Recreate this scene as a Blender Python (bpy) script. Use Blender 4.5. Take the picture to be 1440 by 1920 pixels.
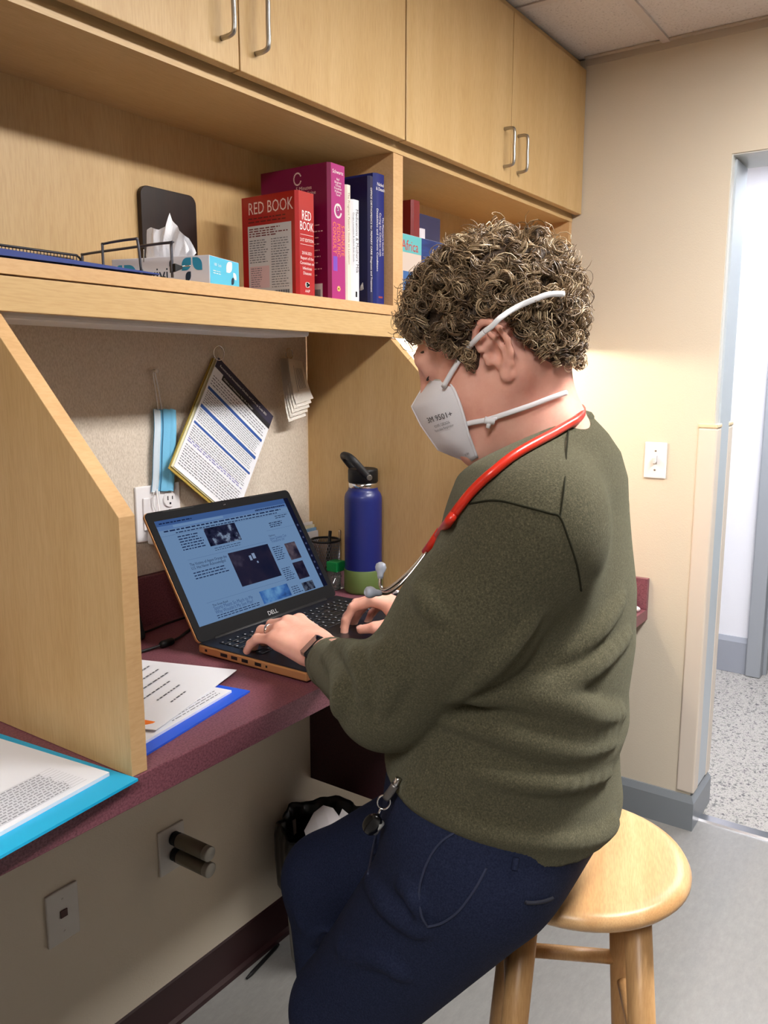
import bpy, bmesh, math, random
import numpy as np
from mathutils import Vector, Matrix
random.seed(4); rng = np.random.default_rng(4)
for _o in list(bpy.data.objects): bpy.data.objects.remove(_o)
scene = bpy.context.scene
COL = scene.collection

# ------------------------------------------------------------------ camera
FPX = 1543.0; PITCH = math.atan(255 / 1543.0); YAW = math.radians(34.8)
CAM = np.array([0, 0, 1.48])
FH = np.array([math.cos(YAW), math.sin(YAW), 0]); RR = np.array([math.sin(YAW), -math.cos(YAW), 0]); ZZ = np.array([0, 0, 1.0])
FF = FH * math.cos(PITCH) - ZZ * math.sin(PITCH); UU = FH * math.sin(PITCH) + ZZ * math.cos(PITCH)
cd = bpy.data.cameras.new('camera'); cam = bpy.data.objects.new('camera', cd); COL.objects.link(cam)
cd.sensor_fit = 'HORIZONTAL'; cd.sensor_width = 36; cd.lens = 36 * FPX / 1440; cd.clip_start = 0.02
m = Matrix.Identity(4)
for i in range(3):
    m[i][0] = RR[i]; m[i][1] = UU[i]; m[i][2] = -FF[i]; m[i][3] = CAM[i]
cam.matrix_world = m
scene.camera = cam

# ------------------------------------------------------------------ world, exposure
w = bpy.data.worlds.new('world'); scene.world = w; w.use_nodes = True
w.node_tree.nodes['Background'].inputs[0].default_value = (0.9, 0.95, 1, 1)
w.node_tree.nodes['Background'].inputs[1].default_value = 0.3
scene.view_settings.view_transform = 'Standard'; scene.view_settings.look = 'None'
scene.view_settings.gamma = 1; scene.view_settings.use_curve_mapping = False
scene.view_settings.exposure = 0.2
CEIL_LIGHT = 62.0      # ceiling panels (emission strength)
TASK_LIGHT = 100.0      # under-shelf lamp in the far bay
HALL_LIGHT = 26.0      # hallway panel

# key planes (metres): desk wall y = WY, far wall x = XF
WY = 1.3605; XF = 2.6477; CEIL = 2.46; XL = -3.2; YN = -4.2
ZC = 0.969; CFY = 0.83           # counter top, counter front
SFY = 1.095                      # shelf / cabinet face

def at(u, v, w): return CAM + (FF + RR * (u - 720) / FPX - UU * (v - 960) / FPX) * w
def raydir(u, v):
    d = FF + RR * (u - 720) / FPX - UU * (v - 960) / FPX
    return d / np.linalg.norm(d)
def hit(u, v, ax, val):
    d = raydir(u, v); return CAM + d * (val - CAM[ax]) / d[ax]

# ------------------------------------------------------------------ materials
def lin(c):
    return tuple((x / 255 / 12.92 if x / 255 <= .04045 else ((x / 255 + .055) / 1.055) ** 2.4) for x in c[:3]) + (1,)
MATS = {}
def nodes(name):
    mt = bpy.data.materials.new(name); mt.use_nodes = True
    nt = mt.node_tree; b = nt.nodes['Principled BSDF']; MATS[name] = mt
    return mt, nt, b
def mat(name, col, rough=.5, metal=0, spec=.5, bump=0, bscale=200, var=0, vscale=30, emit=0, trans=0, alpha=1, coat=0, sss=0):
    """plain procedural surface: base colour with a slight noise variation and a fine bump"""
    if name in MATS: return MATS[name]
    mt, nt, b = nodes(name); c = lin(col)
    b.inputs['Base Color'].default_value = c; b.inputs['Roughness'].default_value = rough
    b.inputs['Metallic'].default_value = metal; b.inputs['Specular IOR Level'].default_value = spec
    tc = nt.nodes.new('ShaderNodeTexCoord')
    if var:
        n = nt.nodes.new('ShaderNodeTexNoise'); n.inputs['Scale'].default_value = vscale; n.inputs['Detail'].default_value = 4
        r = nt.nodes.new('ShaderNodeValToRGB'); r.color_ramp.elements[0].position = .3; r.color_ramp.elements[1].position = .7
        r.color_ramp.elements[0].color = tuple(x * (1 - var) for x in c[:3]) + (1,)
        r.color_ramp.elements[1].color = tuple(min(1, x * (1 + var)) for x in c[:3]) + (1,)
        nt.links.new(tc.outputs['Object'], n.inputs['Vector']); nt.links.new(n.outputs['Fac'], r.inputs['Fac'])
        nt.links.new(r.outputs['Color'], b.inputs['Base Color'])
    if bump:
        n2 = nt.nodes.new('ShaderNodeTexNoise'); n2.inputs['Scale'].default_value = bscale; n2.inputs['Detail'].default_value = 3
        bp = nt.nodes.new('ShaderNodeBump'); bp.inputs['Strength'].default_value = bump; bp.inputs['Distance'].default_value = .002
        nt.links.new(tc.outputs['Object'], n2.inputs['Vector']); nt.links.new(n2.outputs['Fac'], bp.inputs['Height'])
        nt.links.new(bp.outputs['Normal'], b.inputs['Normal'])
    if emit:
        b.inputs['Emission Color'].default_value = c; b.inputs['Emission Strength'].default_value = emit
    if trans: b.inputs['Transmission Weight'].default_value = trans
    if alpha < 1: b.inputs['Alpha'].default_value = alpha
    if coat: b.inputs['Coat Weight'].default_value = coat; b.inputs['Coat Roughness'].default_value = .1
    if sss:
        b.inputs['Subsurface Weight'].default_value = sss; b.inputs['Subsurface Radius'].default_value = (.012, .005, .003); b.inputs['Subsurface Scale'].default_value = 1
    return mt
def speck(name, stops, scale, rough=.5, bump=0, detail=6, spec=.4, stretch=(1, 1, 1), rgh=.65):
    """noise driven through a colour ramp: laminates, carpets, knits"""
    mt, nt, b = nodes(name)
    tc = nt.nodes.new('ShaderNodeTexCoord'); mp = nt.nodes.new('ShaderNodeMapping'); mp.inputs['Scale'].default_value = stretch
    n = nt.nodes.new('ShaderNodeTexNoise'); n.inputs['Scale'].default_value = scale; n.inputs['Detail'].default_value = detail; n.inputs['Roughness'].default_value = rgh
    r = nt.nodes.new('ShaderNodeValToRGB'); cr = r.color_ramp
    while len(cr.elements) < len(stops): cr.elements.new(.5)
    for e, (p, c) in zip(cr.elements, stops): e.position = p; e.color = lin(c)
    nt.links.new(tc.outputs['Object'], mp.inputs['Vector']); nt.links.new(mp.outputs['Vector'], n.inputs['Vector'])
    nt.links.new(n.outputs['Fac'], r.inputs['Fac']); nt.links.new(r.outputs['Color'], b.inputs['Base Color'])
    b.inputs['Roughness'].default_value = rough; b.inputs['Specular IOR Level'].default_value = spec
    if bump:
        bp = nt.nodes.new('ShaderNodeBump'); bp.inputs['Strength'].default_value = bump; bp.inputs['Distance'].default_value = .003
        nt.links.new(n.outputs['Fac'], bp.inputs['Height']); nt.links.new(bp.outputs['Normal'], b.inputs['Normal'])
    return mt
def wood(name, c1, c2, c3, stretch, rough=.42, figure=3.0, fine=1.0):
    """broad figure plus fine fibre streaks along one axis (stretch < 1 on the grain axis)"""
    mt, nt, b = nodes(name)
    tc = nt.nodes.new('ShaderNodeTexCoord')
    mp = nt.nodes.new('ShaderNodeMapping'); mp.inputs['Scale'].default_value = stretch
    nt.links.new(tc.outputs['Object'], mp.inputs['Vector'])
    n1 = nt.nodes.new('ShaderNodeTexNoise'); n1.inputs['Scale'].default_value = figure; n1.inputs['Detail'].default_value = 3; n1.inputs['Distortion'].default_value = .6
    n2 = nt.nodes.new('ShaderNodeTexNoise'); n2.inputs['Scale'].default_value = 60 * fine; n2.inputs['Detail'].default_value = 4
    for n in (n1, n2): nt.links.new(mp.outputs['Vector'], n.inputs['Vector'])
    r1 = nt.nodes.new('ShaderNodeValToRGB'); r1.color_ramp.elements[0].position = .3; r1.color_ramp.elements[1].position = .7
    r1.color_ramp.elements[0].color = lin(c1); r1.color_ramp.elements[1].color = lin(c2)
    r2 = nt.nodes.new('ShaderNodeValToRGB'); r2.color_ramp.elements[0].position = .35; r2.color_ramp.elements[1].position = .6
    r2.color_ramp.elements[0].color = lin(c3); r2.color_ramp.elements[1].color = (1, 1, 1, 1)
    mx = nt.nodes.new('ShaderNodeMix'); mx.data_type = 'RGBA'; mx.blend_type = 'MULTIPLY'; mx.inputs['Factor'].default_value = .22
    nt.links.new(n1.outputs['Fac'], r1.inputs['Fac']); nt.links.new(n2.outputs['Fac'], r2.inputs['Fac'])
    nt.links.new(r1.outputs['Color'], mx.inputs['A']); nt.links.new(r2.outputs['Color'], mx.inputs['B'])
    nt.links.new(mx.outputs['Result'], b.inputs['Base Color'])
    b.inputs['Roughness'].default_value = rough; b.inputs['Specular IOR Level'].default_value = .35
    return mt
def emitter(name, col, strength):
    mt = bpy.data.materials.new(name); mt.use_nodes = True; nt = mt.node_tree; nt.nodes.clear()
    e = nt.nodes.new('ShaderNodeEmission'); e.inputs[0].default_value = lin(col); e.inputs[1].default_value = strength
    o = nt.nodes.new('ShaderNodeOutputMaterial'); nt.links.new(e.outputs[0], o.inputs[0]); MATS[name] = mt
    return mt

maple_v = wood('maple_vertical', (206, 174, 124), (197, 163, 111), (205, 180, 150), (6, 6, .5))
maple_h = wood('maple_horizontal', (208, 176, 126), (199, 165, 114), (205, 180, 150), (.5, 6, 6))
maple_edge = wood('maple_edge', (214, 176, 128), (206, 166, 118), (215, 190, 160), (1, 4, 4))
paint_cream = mat('cream_paint', (211, 200, 181), .75, bump=.25, bscale=260, spec=.25)
paint_back = mat('low_bounce_taupe', (138, 126, 112), .8)  # tone of the unseen left and near walls, set dark to cut bounce light
paint_hall = mat('white_hall_paint', (226, 226, 232), .75, bump=.2, bscale=260, spec=.25)
paint_trim = mat('grey_trim_paint', (128, 134, 140), .38, bump=.03, bscale=60)
paint_jamb = mat('pale_jamb_paint', (205, 205, 200), .5, bump=.05)
guard_mat = mat('corner_guard_vinyl', (216, 204, 190), .5)
guard_cap = mat('corner_guard_cap', (226, 206, 170), .5)
burgundy = speck('burgundy_laminate', [(.3, (88, 48, 56)), (.5, (124, 74, 84)), (.62, (138, 88, 98)), (.75, (98, 56, 64))], 320, .42, detail=3)
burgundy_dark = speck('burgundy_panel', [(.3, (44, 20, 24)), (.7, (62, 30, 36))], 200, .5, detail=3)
fabric = speck('woven_tack_fabric', [(.3, (196, 182, 164)), (.55, (218, 206, 190)), (.75, (230, 220, 206))], 500, .95, bump=.3, detail=3, spec=.1, stretch=(1, 1, .35))
vinyl = speck('grey_vinyl_floor', [(.3, (132, 131, 128)), (.5, (141, 139, 136)), (.7, (149, 147, 144))], 26, .32, detail=9, spec=.5, stretch=(1, 2.2, 1), rgh=.75)
carpet = speck('hall_carpet', [(.30, (50, 48, 52)), (.41, (112, 110, 112)), (.49, (184, 178, 172)), (.56, (140, 140, 134)), (.64, (90, 86, 94)), (.74, (176, 166, 162))], 34, .97, bump=.8, detail=6, spec=.05, rgh=.85)
tile_mat = speck('ceiling_tile', [(.3, (176, 168, 160)), (.42, (214, 206, 200)), (.7, (222, 215, 209))], 160, .95, bump=.3, detail=4, spec=.1)
tee_mat = mat('ceiling_tee', (206, 196, 188), .5)
steel = mat('brushed_steel', (170, 166, 160), .32, 1)
chrome = mat('chrome', (220, 220, 222), .14, 1)
white_pl = mat('white_plastic', (232, 230, 232), .35)
ivory_pl = mat('ivory_plastic', (205, 200, 192), .4)
paper = mat('white_paper', (236, 238, 244), .8, spec=.2)
ink = mat('grey_ink', (110, 112, 120), .8, spec=.1)
ink_dark = mat('black_ink', (35, 35, 40), .8, spec=.1)
black_pl = mat('black_plastic', (18, 18, 20), .5, spec=.35)
black_soft = mat('black_matte_plastic', (26, 26, 28), .6)
rubber_w = mat('white_elastic', (235, 235, 238), .7)

# ------------------------------------------------------------------ objects
WM = {}
def thing(name, label, cat, loc=(0, 0, 0), rotz=0, group=None):
    o = bpy.data.objects.new(name, None); COL.objects.link(o); o.empty_display_size = .05
    o.location = loc; o.rotation_euler = (0, 0, rotz); o['label'] = label; o['category'] = cat
    if group: o['group'] = group
    WM[o.name] = Matrix.Translation(Vector(loc)) @ Matrix.Rotation(rotz, 4, 'Z')
    return o
def tag(o, label, cat, group=None):
    o['label'] = label; o['category'] = cat
    if group: o['group'] = group
    return o
def struct(o): o['kind'] = 'structure'; return o
def mk(name, vf, mt, parent=None, smooth=False, local=False, bevel=0, seg=2):
    """one mesh object; vertices given in world space unless local"""
    v, fc = vf
    v = np.asarray(v, dtype=float)
    if parent is not None and not local:
        inv = np.array(WM[parent.name].inverted()); v = v @ inv[:3, :3].T + inv[:3, 3]
    me = bpy.data.meshes.new(name); me.from_pydata([tuple(x) for x in v], [], [tuple(int(i) for i in q) for q in fc])
    return fin(name, me, mt, parent, smooth, bevel, seg)
def fin(name, me, mt, parent=None, smooth=False, bevel=0, seg=2):
    me.materials.append(mt)
    if smooth:
        me.polygons.foreach_set('use_smooth', [True] * len(me.polygons))
    o = bpy.data.objects.new(name, me); COL.objects.link(o)
    if parent is not None:
        o.parent = parent; WM[o.name] = WM[parent.name]
    else: WM[o.name] = Matrix.Identity(4)
    if bevel:
        md = o.modifiers.new('bevel', 'BEVEL'); md.width = bevel; md.segments = seg; md.limit_method = 'ANGLE'; md.angle_limit = .6
    me.update()
    return o
def share(o, parent, name=None, loc=None):
    c = o.copy(); COL.objects.link(c); c.parent = parent
    if loc is not None: c.location = loc
    WM[c.name] = WM[parent.name] if parent is not None else Matrix.Identity(4)
    return c
def join(*gs):
    V = []; Fc = []; n = 0
    for v, fc in gs:
        V.append(np.asarray(v, float).reshape(-1, 3)); Fc += [tuple(i + n for i in q) for q in fc]; n += len(v)
    return np.vstack(V), Fc
def gbox(lo, hi):
    x0, y0, z0 = lo; x1, y1, z1 = hi
    v = [(x0, y0, z0), (x1, y0, z0), (x1, y1, z0), (x0, y1, z0), (x0, y0, z1), (x1, y0, z1), (x1, y1, z1), (x0, y1, z1)]
    return np.array(v, float), [(0, 3, 2, 1), (4, 5, 6, 7), (0, 1, 5, 4), (1, 2, 6, 5), (2, 3, 7, 6), (3, 0, 4, 7)]
def xf(g, M):
    v = np.asarray(g[0], float); A = np.array(M); return v @ A[:3, :3].T + A[:3, 3], g[1]
def obox(c, ax, ay, az):
    """box from centre and three half-axis vectors"""
    c, ax, ay, az = (np.asarray(q, float) for q in (c, ax, ay, az))
    v = [c + sx * ax + sy * ay + sz * az for sz in (-1, 1) for sx, sy in ((-1, -1), (1, -1), (1, 1), (-1, 1))]
    return np.array(v), [(0, 3, 2, 1), (4, 5, 6, 7), (0, 1, 5, 4), (1, 2, 6, 5), (2, 3, 7, 6), (3, 0, 4, 7)]
def gprism(poly, h, o=(0, 0, 0), ex=(1, 0, 0), ey=(0, 1, 0), ez=(0, 0, 1)):
    o, ex, ey, ez = (np.asarray(q, float) for q in (o, ex, ey, ez)); n = len(poly)
    v = [o + ex * a + ey * b for a, b in poly] + [o + ex * a + ey * b + ez * h for a, b in poly]
    return np.array(v), [tuple(range(n))[::-1], tuple(range(n, 2 * n))] + [(i, (i + 1) % n, n + (i + 1) % n, n + i) for i in range(n)]
def rrect(w, h, r, n=5):
    p = []
    for cx, cy, a0 in ((w - r, r, -90), (w - r, h - r, 0), (r, h - r, 90), (r, r, 180)):
        for k in range(n + 1):
            a = math.radians(a0 + 90 * k / n); p.append((cx + r * math.cos(a), cy + r * math.sin(a)))
    return p
def gtube(pts, rad, n=10, cap=True, closed=False, flat=None):
    """tube along points; rad scalar or list; flat=(vector, ratio) squashes along a vector"""
    P = np.asarray(pts, float); m = len(P); rad = np.broadcast_to(np.asarray(rad, float), (m,))
    T = np.gradient(P, axis=0) if not closed else np.roll(P, -1, 0) - np.roll(P, 1, 0)
    T /= np.linalg.norm(T, axis=1)[:, None] + 1e-12
    u = np.cross(T[0], (0, 0, 1));
    if np.linalg.norm(u) < 1e-3: u = np.cross(T[0], (1, 0, 0))
    u /= np.linalg.norm(u); V = []; a = np.arange(n) * 2 * np.pi / n
    for i in range(m):
        u = u - T[i] * (u @ T[i]); u /= np.linalg.norm(u); b = np.cross(T[i], u)
        off = rad[i] * (np.cos(a)[:, None] * u + np.sin(a)[:, None] * b)
        if flat is not None:
            d = np.asarray(flat[0][i] if np.ndim(flat[0]) > 1 else flat[0], float); d = d / np.linalg.norm(d); off = off - np.outer(off @ d, d) * (1 - flat[1])
        V.append(P[i] + off)
    Fc = []
    for i in range(m if closed else m - 1):
        j = (i + 1) % m
        for k in range(n): Fc.append((i * n + k, i * n + (k + 1) % n, j * n + (k + 1) % n, j * n + k))
    if cap and not closed:
        Fc.append(tuple(range(n))[::-1]); Fc.append(tuple((m - 1) * n + k for k in range(n)))
    return np.vstack(V), Fc
def glathe(prof, c=(0, 0, 0), n=32, axis=None):
    """profile [(r, h)] turned about z (or about a given axis vector)"""
    c = np.asarray(c, float); ez = np.array([0, 0, 1.0]) if axis is None else np.asarray(axis, float) / np.linalg.norm(axis)
    ex = np.cross(ez, (0, 1, 0));
    if np.linalg.norm(ex) < .1: ex = np.cross(ez, (1, 0, 0))
    ex /= np.linalg.norm(ex); ey = np.cross(ez, ex); V = []
    for r, h in prof:
        for k in range(n):
            a = 2 * math.pi * k / n; V.append(c + ex * r * math.cos(a) + ey * r * math.sin(a) + ez * h)
    Fc = []
    for i in range(len(prof) - 1):
        for k in range(n): Fc.append((i * n + k, i * n + (k + 1) % n, (i + 1) * n + (k + 1) % n, (i + 1) * n + k))
    if prof[0][0] > 1e-6: Fc.append(tuple(range(n))[::-1])
    if prof[-1][0] > 1e-6: Fc.append(tuple((len(prof) - 1) * n + k for k in range(n)))
    return np.array(V), Fc
def smooth_path(pts, n=8):
    """Catmull-Rom through points"""
    P = np.asarray(pts, float); Q = np.vstack([2 * P[0] - P[1], P, 2 * P[-1] - P[-2]]); out = []
    for i in range(1, len(Q) - 2):
        p0, p1, p2, p3 = Q[i - 1:i + 3]
        for t in np.linspace(0, 1, n, endpoint=False):
            out.append(.5 * ((2 * p1) + (-p0 + p2) * t + (2 * p0 - 5 * p1 + 4 * p2 - p3) * t * t + (-p0 + 3 * p1 - 3 * p2 + p3) * t ** 3))
    out.append(P[-1]); return np.array(out)
def ggrid(fn, nu, nv):
    V = [fn(i / (nu - 1), j / (nv - 1)) for i in range(nu) for j in range(nv)]
    return np.array(V), [(i * nv + j, (i + 1) * nv + j, (i + 1) * nv + j + 1, i * nv + j + 1) for i in range(nu - 1) for j in range(nv - 1)]
def gtext(body, size, align='CENTER', sx=1.0, spacing=1.0):
    cu = bpy.data.curves.new('tmp', 'FONT'); cu.body = body; cu.size = size; cu.align_x = align; cu.resolution_u = 2; cu.space_character = spacing
    ob = bpy.data.objects.new('tmp', cu); COL.objects.link(ob)
    dg = bpy.context.evaluated_depsgraph_get(); me = bpy.data.meshes.new_from_object(ob.evaluated_get(dg))
    v = np.array([tuple(q.co) for q in me.vertices], float).reshape(-1, 3); v[:, 0] *= sx
    fc = [tuple(p.vertices) for p in me.polygons]
    bpy.data.objects.remove(ob); bpy.data.curves.remove(cu); bpy.data.meshes.remove(me)
    return v, fc
def place(g, o, ex, ey, lift=0):
    """put an xy-plane shape onto a plane in the world"""
    o, ex, ey = (np.asarray(q, float) for q in (o, ex, ey)); ez = np.cross(ex, ey); ez /= np.linalg.norm(ez)
    v = np.asarray(g[0], float); return o + np.outer(v[:, 0], ex) + np.outer(v[:, 1], ey) + np.outer(v[:, 2] + lift, ez), g[1]
def grect(x0, y0, x1, y1): return np.array([(x0, y0, 0), (x1, y0, 0), (x1, y1, 0), (x0, y1, 0)], float), [(0, 1, 2, 3)]
def glines(x0, y0, x1, y1, rows, hgt=.4, word=.012, rag=.25, seed=0):
    """rows of word-length bars between two corners (y downward from y1)"""
    r = random.Random(seed); gs = []; pitch = (y1 - y0) / rows
    for i in range(rows):
        y = y1 - (i + .5) * pitch; x = x0; end = x1 - (x1 - x0) * rag * r.random()
        while x < end:
            wl = word * (.4 + r.random()); gs.append(grect(x, y - pitch * hgt / 2, min(x + wl, end), y + pitch * hgt / 2)); x += wl + word * .28
    return join(*gs)
def gleaf(n=8, flip=1):
    """leaf with two rounded and two pointed corners in the unit square"""
    p = [(0, 0)] + [(1 - .6 + .6 * math.sin(a), .6 - .6 * math.cos(a)) for a in np.linspace(0, math.pi / 2, n)] + [(1, 1)] + [(.6 - .6 * math.sin(a), .4 + .6 * math.cos(a)) for a in np.linspace(0, math.pi / 2, n)]
    v = np.array([(a, b, 0) for a, b in p], float)
    if flip < 0: v[:, 0] = 1 - v[:, 0]
    return v, [tuple(range(len(p)))]
def scl(g, sx, sy, ox=0, oy=0):
    v = np.array(g[0], float); v[:, 0] = v[:, 0] * sx + ox; v[:, 1] = v[:, 1] * sy + oy; return v, g[1]

# ================================================================== the room
struct(mk('floor', gbox((XL, YN, -.05), (2.74, WY + .1, 0)), vinyl))
struct(mk('floor_hall', gbox((2.74, -3.2, -.05), (6.2, 3.2, -.001)), carpet))
struct(mk('trim_1', gprism([(0, 0), (.05, 0), (.044, .006), (.006, .006)], 1.05, (2.715, .608, 0), (1, 0, 0), (0, 0, 1), (0, -1, 0)), mat('threshold_aluminium', (205, 205, 210), .3, 1)))
struct(mk('wall_back', gbox((XL, WY, 0), (XF + .2, WY + .12, CEIL)), paint_cream))
struct(mk('wall_left', gbox((XL - .1, YN, 0), (XL, WY, CEIL)), paint_back))
struct(mk('wall_near', gbox((XL, YN - .1, 0), (XF + .2, YN, CEIL)), paint_back))
DOOR0 = .612; DOOR1 = -.42; DOORZ = 2.116; WT = .2
wr = struct(mk('wall_right', join(gbox((XF, DOOR0, 0), (XF + WT, WY, CEIL)), gbox((XF, DOOR1, DOORZ), (XF + WT, DOOR0, CEIL)), gbox((XF, YN, 0), (XF + WT, DOOR1, CEIL))), paint_cream))
# painted opening lining
dr = struct(mk('door_1', join(gbox((XF + .004, DOOR0 - .004, .13), (XF + WT - .004, DOOR0, DOORZ)), gbox((XF + .004, DOOR1, DOORZ - .004), (XF + WT - .004, DOOR0 - .004, DOORZ)), gbox((XF + .004, DOOR1, 0), (XF + WT - .004, DOOR1 + .004, DOORZ))), paint_jamb))
# grey strip down the lining
mk('jamb_strip', gbox((XF + .03, DOOR0 - .010, .13), (XF + WT - .03, DOOR0 - .004, DOORZ - .01)), mat('blue_grey_jamb', (186, 194, 200), .4), dr)
# vinyl corner guards, room side and hall side
def guard(name, xa, xb, side):
    t = struct(mk(name, join(gbox((xa, DOOR0 - .012, .125), (xb, DOOR0 + .045, 1.322)), ), guard_mat, bevel=.006, seg=3))
    mk('end_cap', gbox((xa - .001, DOOR0 - .013, 1.322), (xb + .001, DOOR0 + .046, 1.336)), guard_cap, t, bevel=.004)
guard('trim_2', XF - .006, XF + .05, 1)
guard('trim_3', XF + WT - .05, XF + WT + .006, -1)
BBP = [(0, 0), (.016, 0), (.016, .095), (.006, .117), (0, .117)]
def base(name, pts, mt, prof=BBP):
    """skirting swept along floor points; profile x grows to the right-hand side of travel"""
    P = [np.array(p, float) for p in pts]; V = []; n = len(prof)
    for i, p in enumerate(P):
        d0 = (P[i] - P[i - 1]) if i else (P[1] - P[0]); d1 = (P[i + 1] - P[i]) if i < len(P) - 1 else d0
        n0 = np.array([d0[1], -d0[0]]) / np.linalg.norm(d0); n1 = np.array([d1[1], -d1[0]]) / np.linalg.norm(d1)
        mm = n0 + n1; mm /= (mm @ n0)
        for a, b in prof: V.append((p[0] + mm[0] * a, p[1] + mm[1] * a, b))
    Fc = [(i * n + k, (i + 1) * n + k, (i + 1) * n + (k + 1) % n, i * n + (k + 1) % n) for i in range(len(P) - 1) for k in range(n)]
    Fc += [tuple(range(n)), tuple((len(P) - 1) * n + k for k in range(n))[::-1]]
    return struct(mk(name, (np.array(V), Fc), mt))
base('baseboard_right', [(XF + WT, DOOR0 + .3), (XF + WT, DOOR0), (XF, DOOR0), (XF, WY)][::-1], paint_trim)
dark_base = mat('dark_baseboard_vinyl', (48, 24, 26), .45)
base('baseboard_back', [(XL, WY), (XF, WY)], dark_base, [(0, 0), (.012, 0), (.012, .012), (.005, .02), (.005, .112), (0, .115)])
# hallway
struct(mk('wall_hall', gbox((4.29, .70, 0), (4.40, 3.2, CEIL)), paint_hall))
struct(mk('wall_hall_side', gbox((4.29, -3.2, 0), (4.40, -.25, CEIL)), paint_hall))
struct(mk('wall_hall_over_door', gbox((4.29, -.25, 2.1), (4.40, .70, CEIL)), paint_hall))
struct(mk('wall_hall_end', gbox((XF + WT, 3.2, 0), (6.2, 3.3, CEIL)), paint_hall))
struct(mk('wall_hall_front', gbox((XF + WT, -3.3, 0), (6.2, -3.2, CEIL)), paint_hall))
struct(mk('wall_hall_room', gbox((6.2, -3.2, 0), (6.3, 3.2, CEIL)), mat('green_room_paint', (120, 165, 130), .7)))
struct(mk('wall_hall_near', gbox((XF + WT - .02, WY + .12, 0), (XF + WT, 3.2, CEIL)), paint_hall))
struct(mk('ceiling_hall', gbox((XF + WT, -3.2, CEIL), (6.2, 3.2, CEIL + .05)), tile_mat))
base('baseboard_hall', [(4.29, .76), (4.29, 3.2)][::-1], mat('hall_grey_trim', (150, 154, 164), .4), [(0, 0), (.016, 0), (.016, .16), (.006, .185), (0, .185)][:1] + [(.016, 0), (.016, .16), (.006, .185), (0, .185)])
fr = struct(mk('door_2', join(gbox((4.25, .69, 0), (4.42, .76, 2.15)), gbox((4.25, -.31, 0), (4.42, -.24, 2.15)), gbox((4.25, -.24, 2.08), (4.42, .69, 2.15))), mat('grey_door_frame', (150, 154, 160), .4), bevel=.006))
mk('door_stop', gbox((4.32, .675, 0), (4.36, .692, 2.08)), MATS['grey_door_frame'], fr)
ch = thing('side_chair', 'brown wooden chair with black back seen through the far doorway', 'chair', (5.2, .62, 0), math.radians(200))
cw = mat('far_chair_wood', (150, 96, 46), .5)
mk('seat', gbox((-.22, -.22, .42), (.22, .22, .47)), black_soft, ch, local=True, bevel=.02)
mk('backrest', gbox((-.22, .2, .6), (.22, .24, .9)), black_soft, ch, local=True, bevel=.02)
for sx in (-1, 1):
    mk('leg', gbox((sx * .2 - .02, -.22, 0), (sx * .2 + .02, -.18, .42)), cw, ch, local=True)
    mk('leg', gbox((sx * .2 - .02, .2, 0), (sx * .2 + .02, .24, .88)), cw, ch, local=True)

# ceiling: suspended tiles between tees
ce = struct(mk('ceiling', gbox((XL, YN, CEIL + .03), (XF + WT, WY + .1, CEIL + .06)), tile_mat))
ty = [.817 - .61 * k for k in range(9)]; tx = [2.20 - 1.22 * k for k in range(5)]
ey = [WY] + ty + [YN]; exs = [XF] + tx + [XL]
for i in range(len(ey) - 1):
    for j in range(len(exs) - 1):
        y1, y0 = ey[i], ey[i + 1]; x1, x0 = exs[j], exs[j + 1]
        if y1 - y0 < .03 or x1 - x0 < .03: continue
        mk('ceiling_tile', gbox((x0 + .002, y0 + .002, CEIL + .004), (x1 - .002, y1 - .002, CEIL + .018)), tile_mat, ce)
for y in ty:
    if y > YN: mk('ceiling_tee', gbox((XL, y - .012, CEIL - .003), (XF, y + .012, CEIL + .004)), tee_mat, ce)
for x in tx: mk('ceiling_tee', gbox((x - .012, YN, CEIL - .0005), (x + .012, WY, CEIL + .0035)), tee_mat, ce)
mk('wall_angle', join(gbox((XF - .02, YN, CEIL - .001), (XF, SFY - .03, CEIL + .003)), gbox((XF - .003, YN, CEIL - .02), (XF, SFY - .03, CEIL))), mat('wall_angle_metal', (190, 178, 162), .5), ce)
diff2 = emitter('fluorescent_diffuser_dim', (255, 252, 249), CEIL_LIGHT * .72)
diff = emitter('fluorescent_diffuser', (255, 252, 249), CEIL_LIGHT)
for lab, x0, x1, y0, y1 in (('ceiling light panel nearest the person and the books', .98, 2.20, -.33, -.03), ('ceiling light panel to the left of the one nearest the person', -1.46, -.24, -.33, -.03)):
    t = thing('ceiling_light', lab, 'ceiling light', ((x0 + x1) / 2, (y0 + y1) / 2, CEIL), group='narrow ceiling light panels')
    mk('frame', join(gbox((x0, y0, CEIL - .022), (x1, y0 + .02, CEIL - .001)), gbox((x0, y1 - .02, CEIL - .022), (x1, y1, CEIL - .001)), gbox((x0, y0 + .02, CEIL - .022), (x0 + .02, y1 - .02, CEIL - .001)), gbox((x1 - .02, y0 + .02, CEIL - .022), (x1, y1 - .02, CEIL - .001))), white_pl, t)
    mk('diffuser', gbox((x0 + .02, y0 + .02, CEIL - .018), (x1 - .02, y1 - .02, CEIL - .004)), diff if x0 > 0 else diff2, t)
t = thing('hall_ceiling_light', 'bright ceiling light panel in the hallway', 'ceiling light', (3.5, .4, CEIL))
mk('frame', join(gbox((3.17, -.25, CEIL - .012), (3.83, -.2, CEIL)), gbox((3.17, 1.0, CEIL - .012), (3.83, 1.05, CEIL)), gbox((3.17, -.2, CEIL - .012), (3.2, 1.0, CEIL)), gbox((3.8, -.2, CEIL - .012), (3.83, 1.0, CEIL))), white_pl, t)
mk('diffuser', gbox((3.2, -.2, CEIL - .010), (3.8, 1.0, CEIL - .002)), emitter('hall_diffuser', (240, 244, 255), HALL_LIGHT), t)

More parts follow.
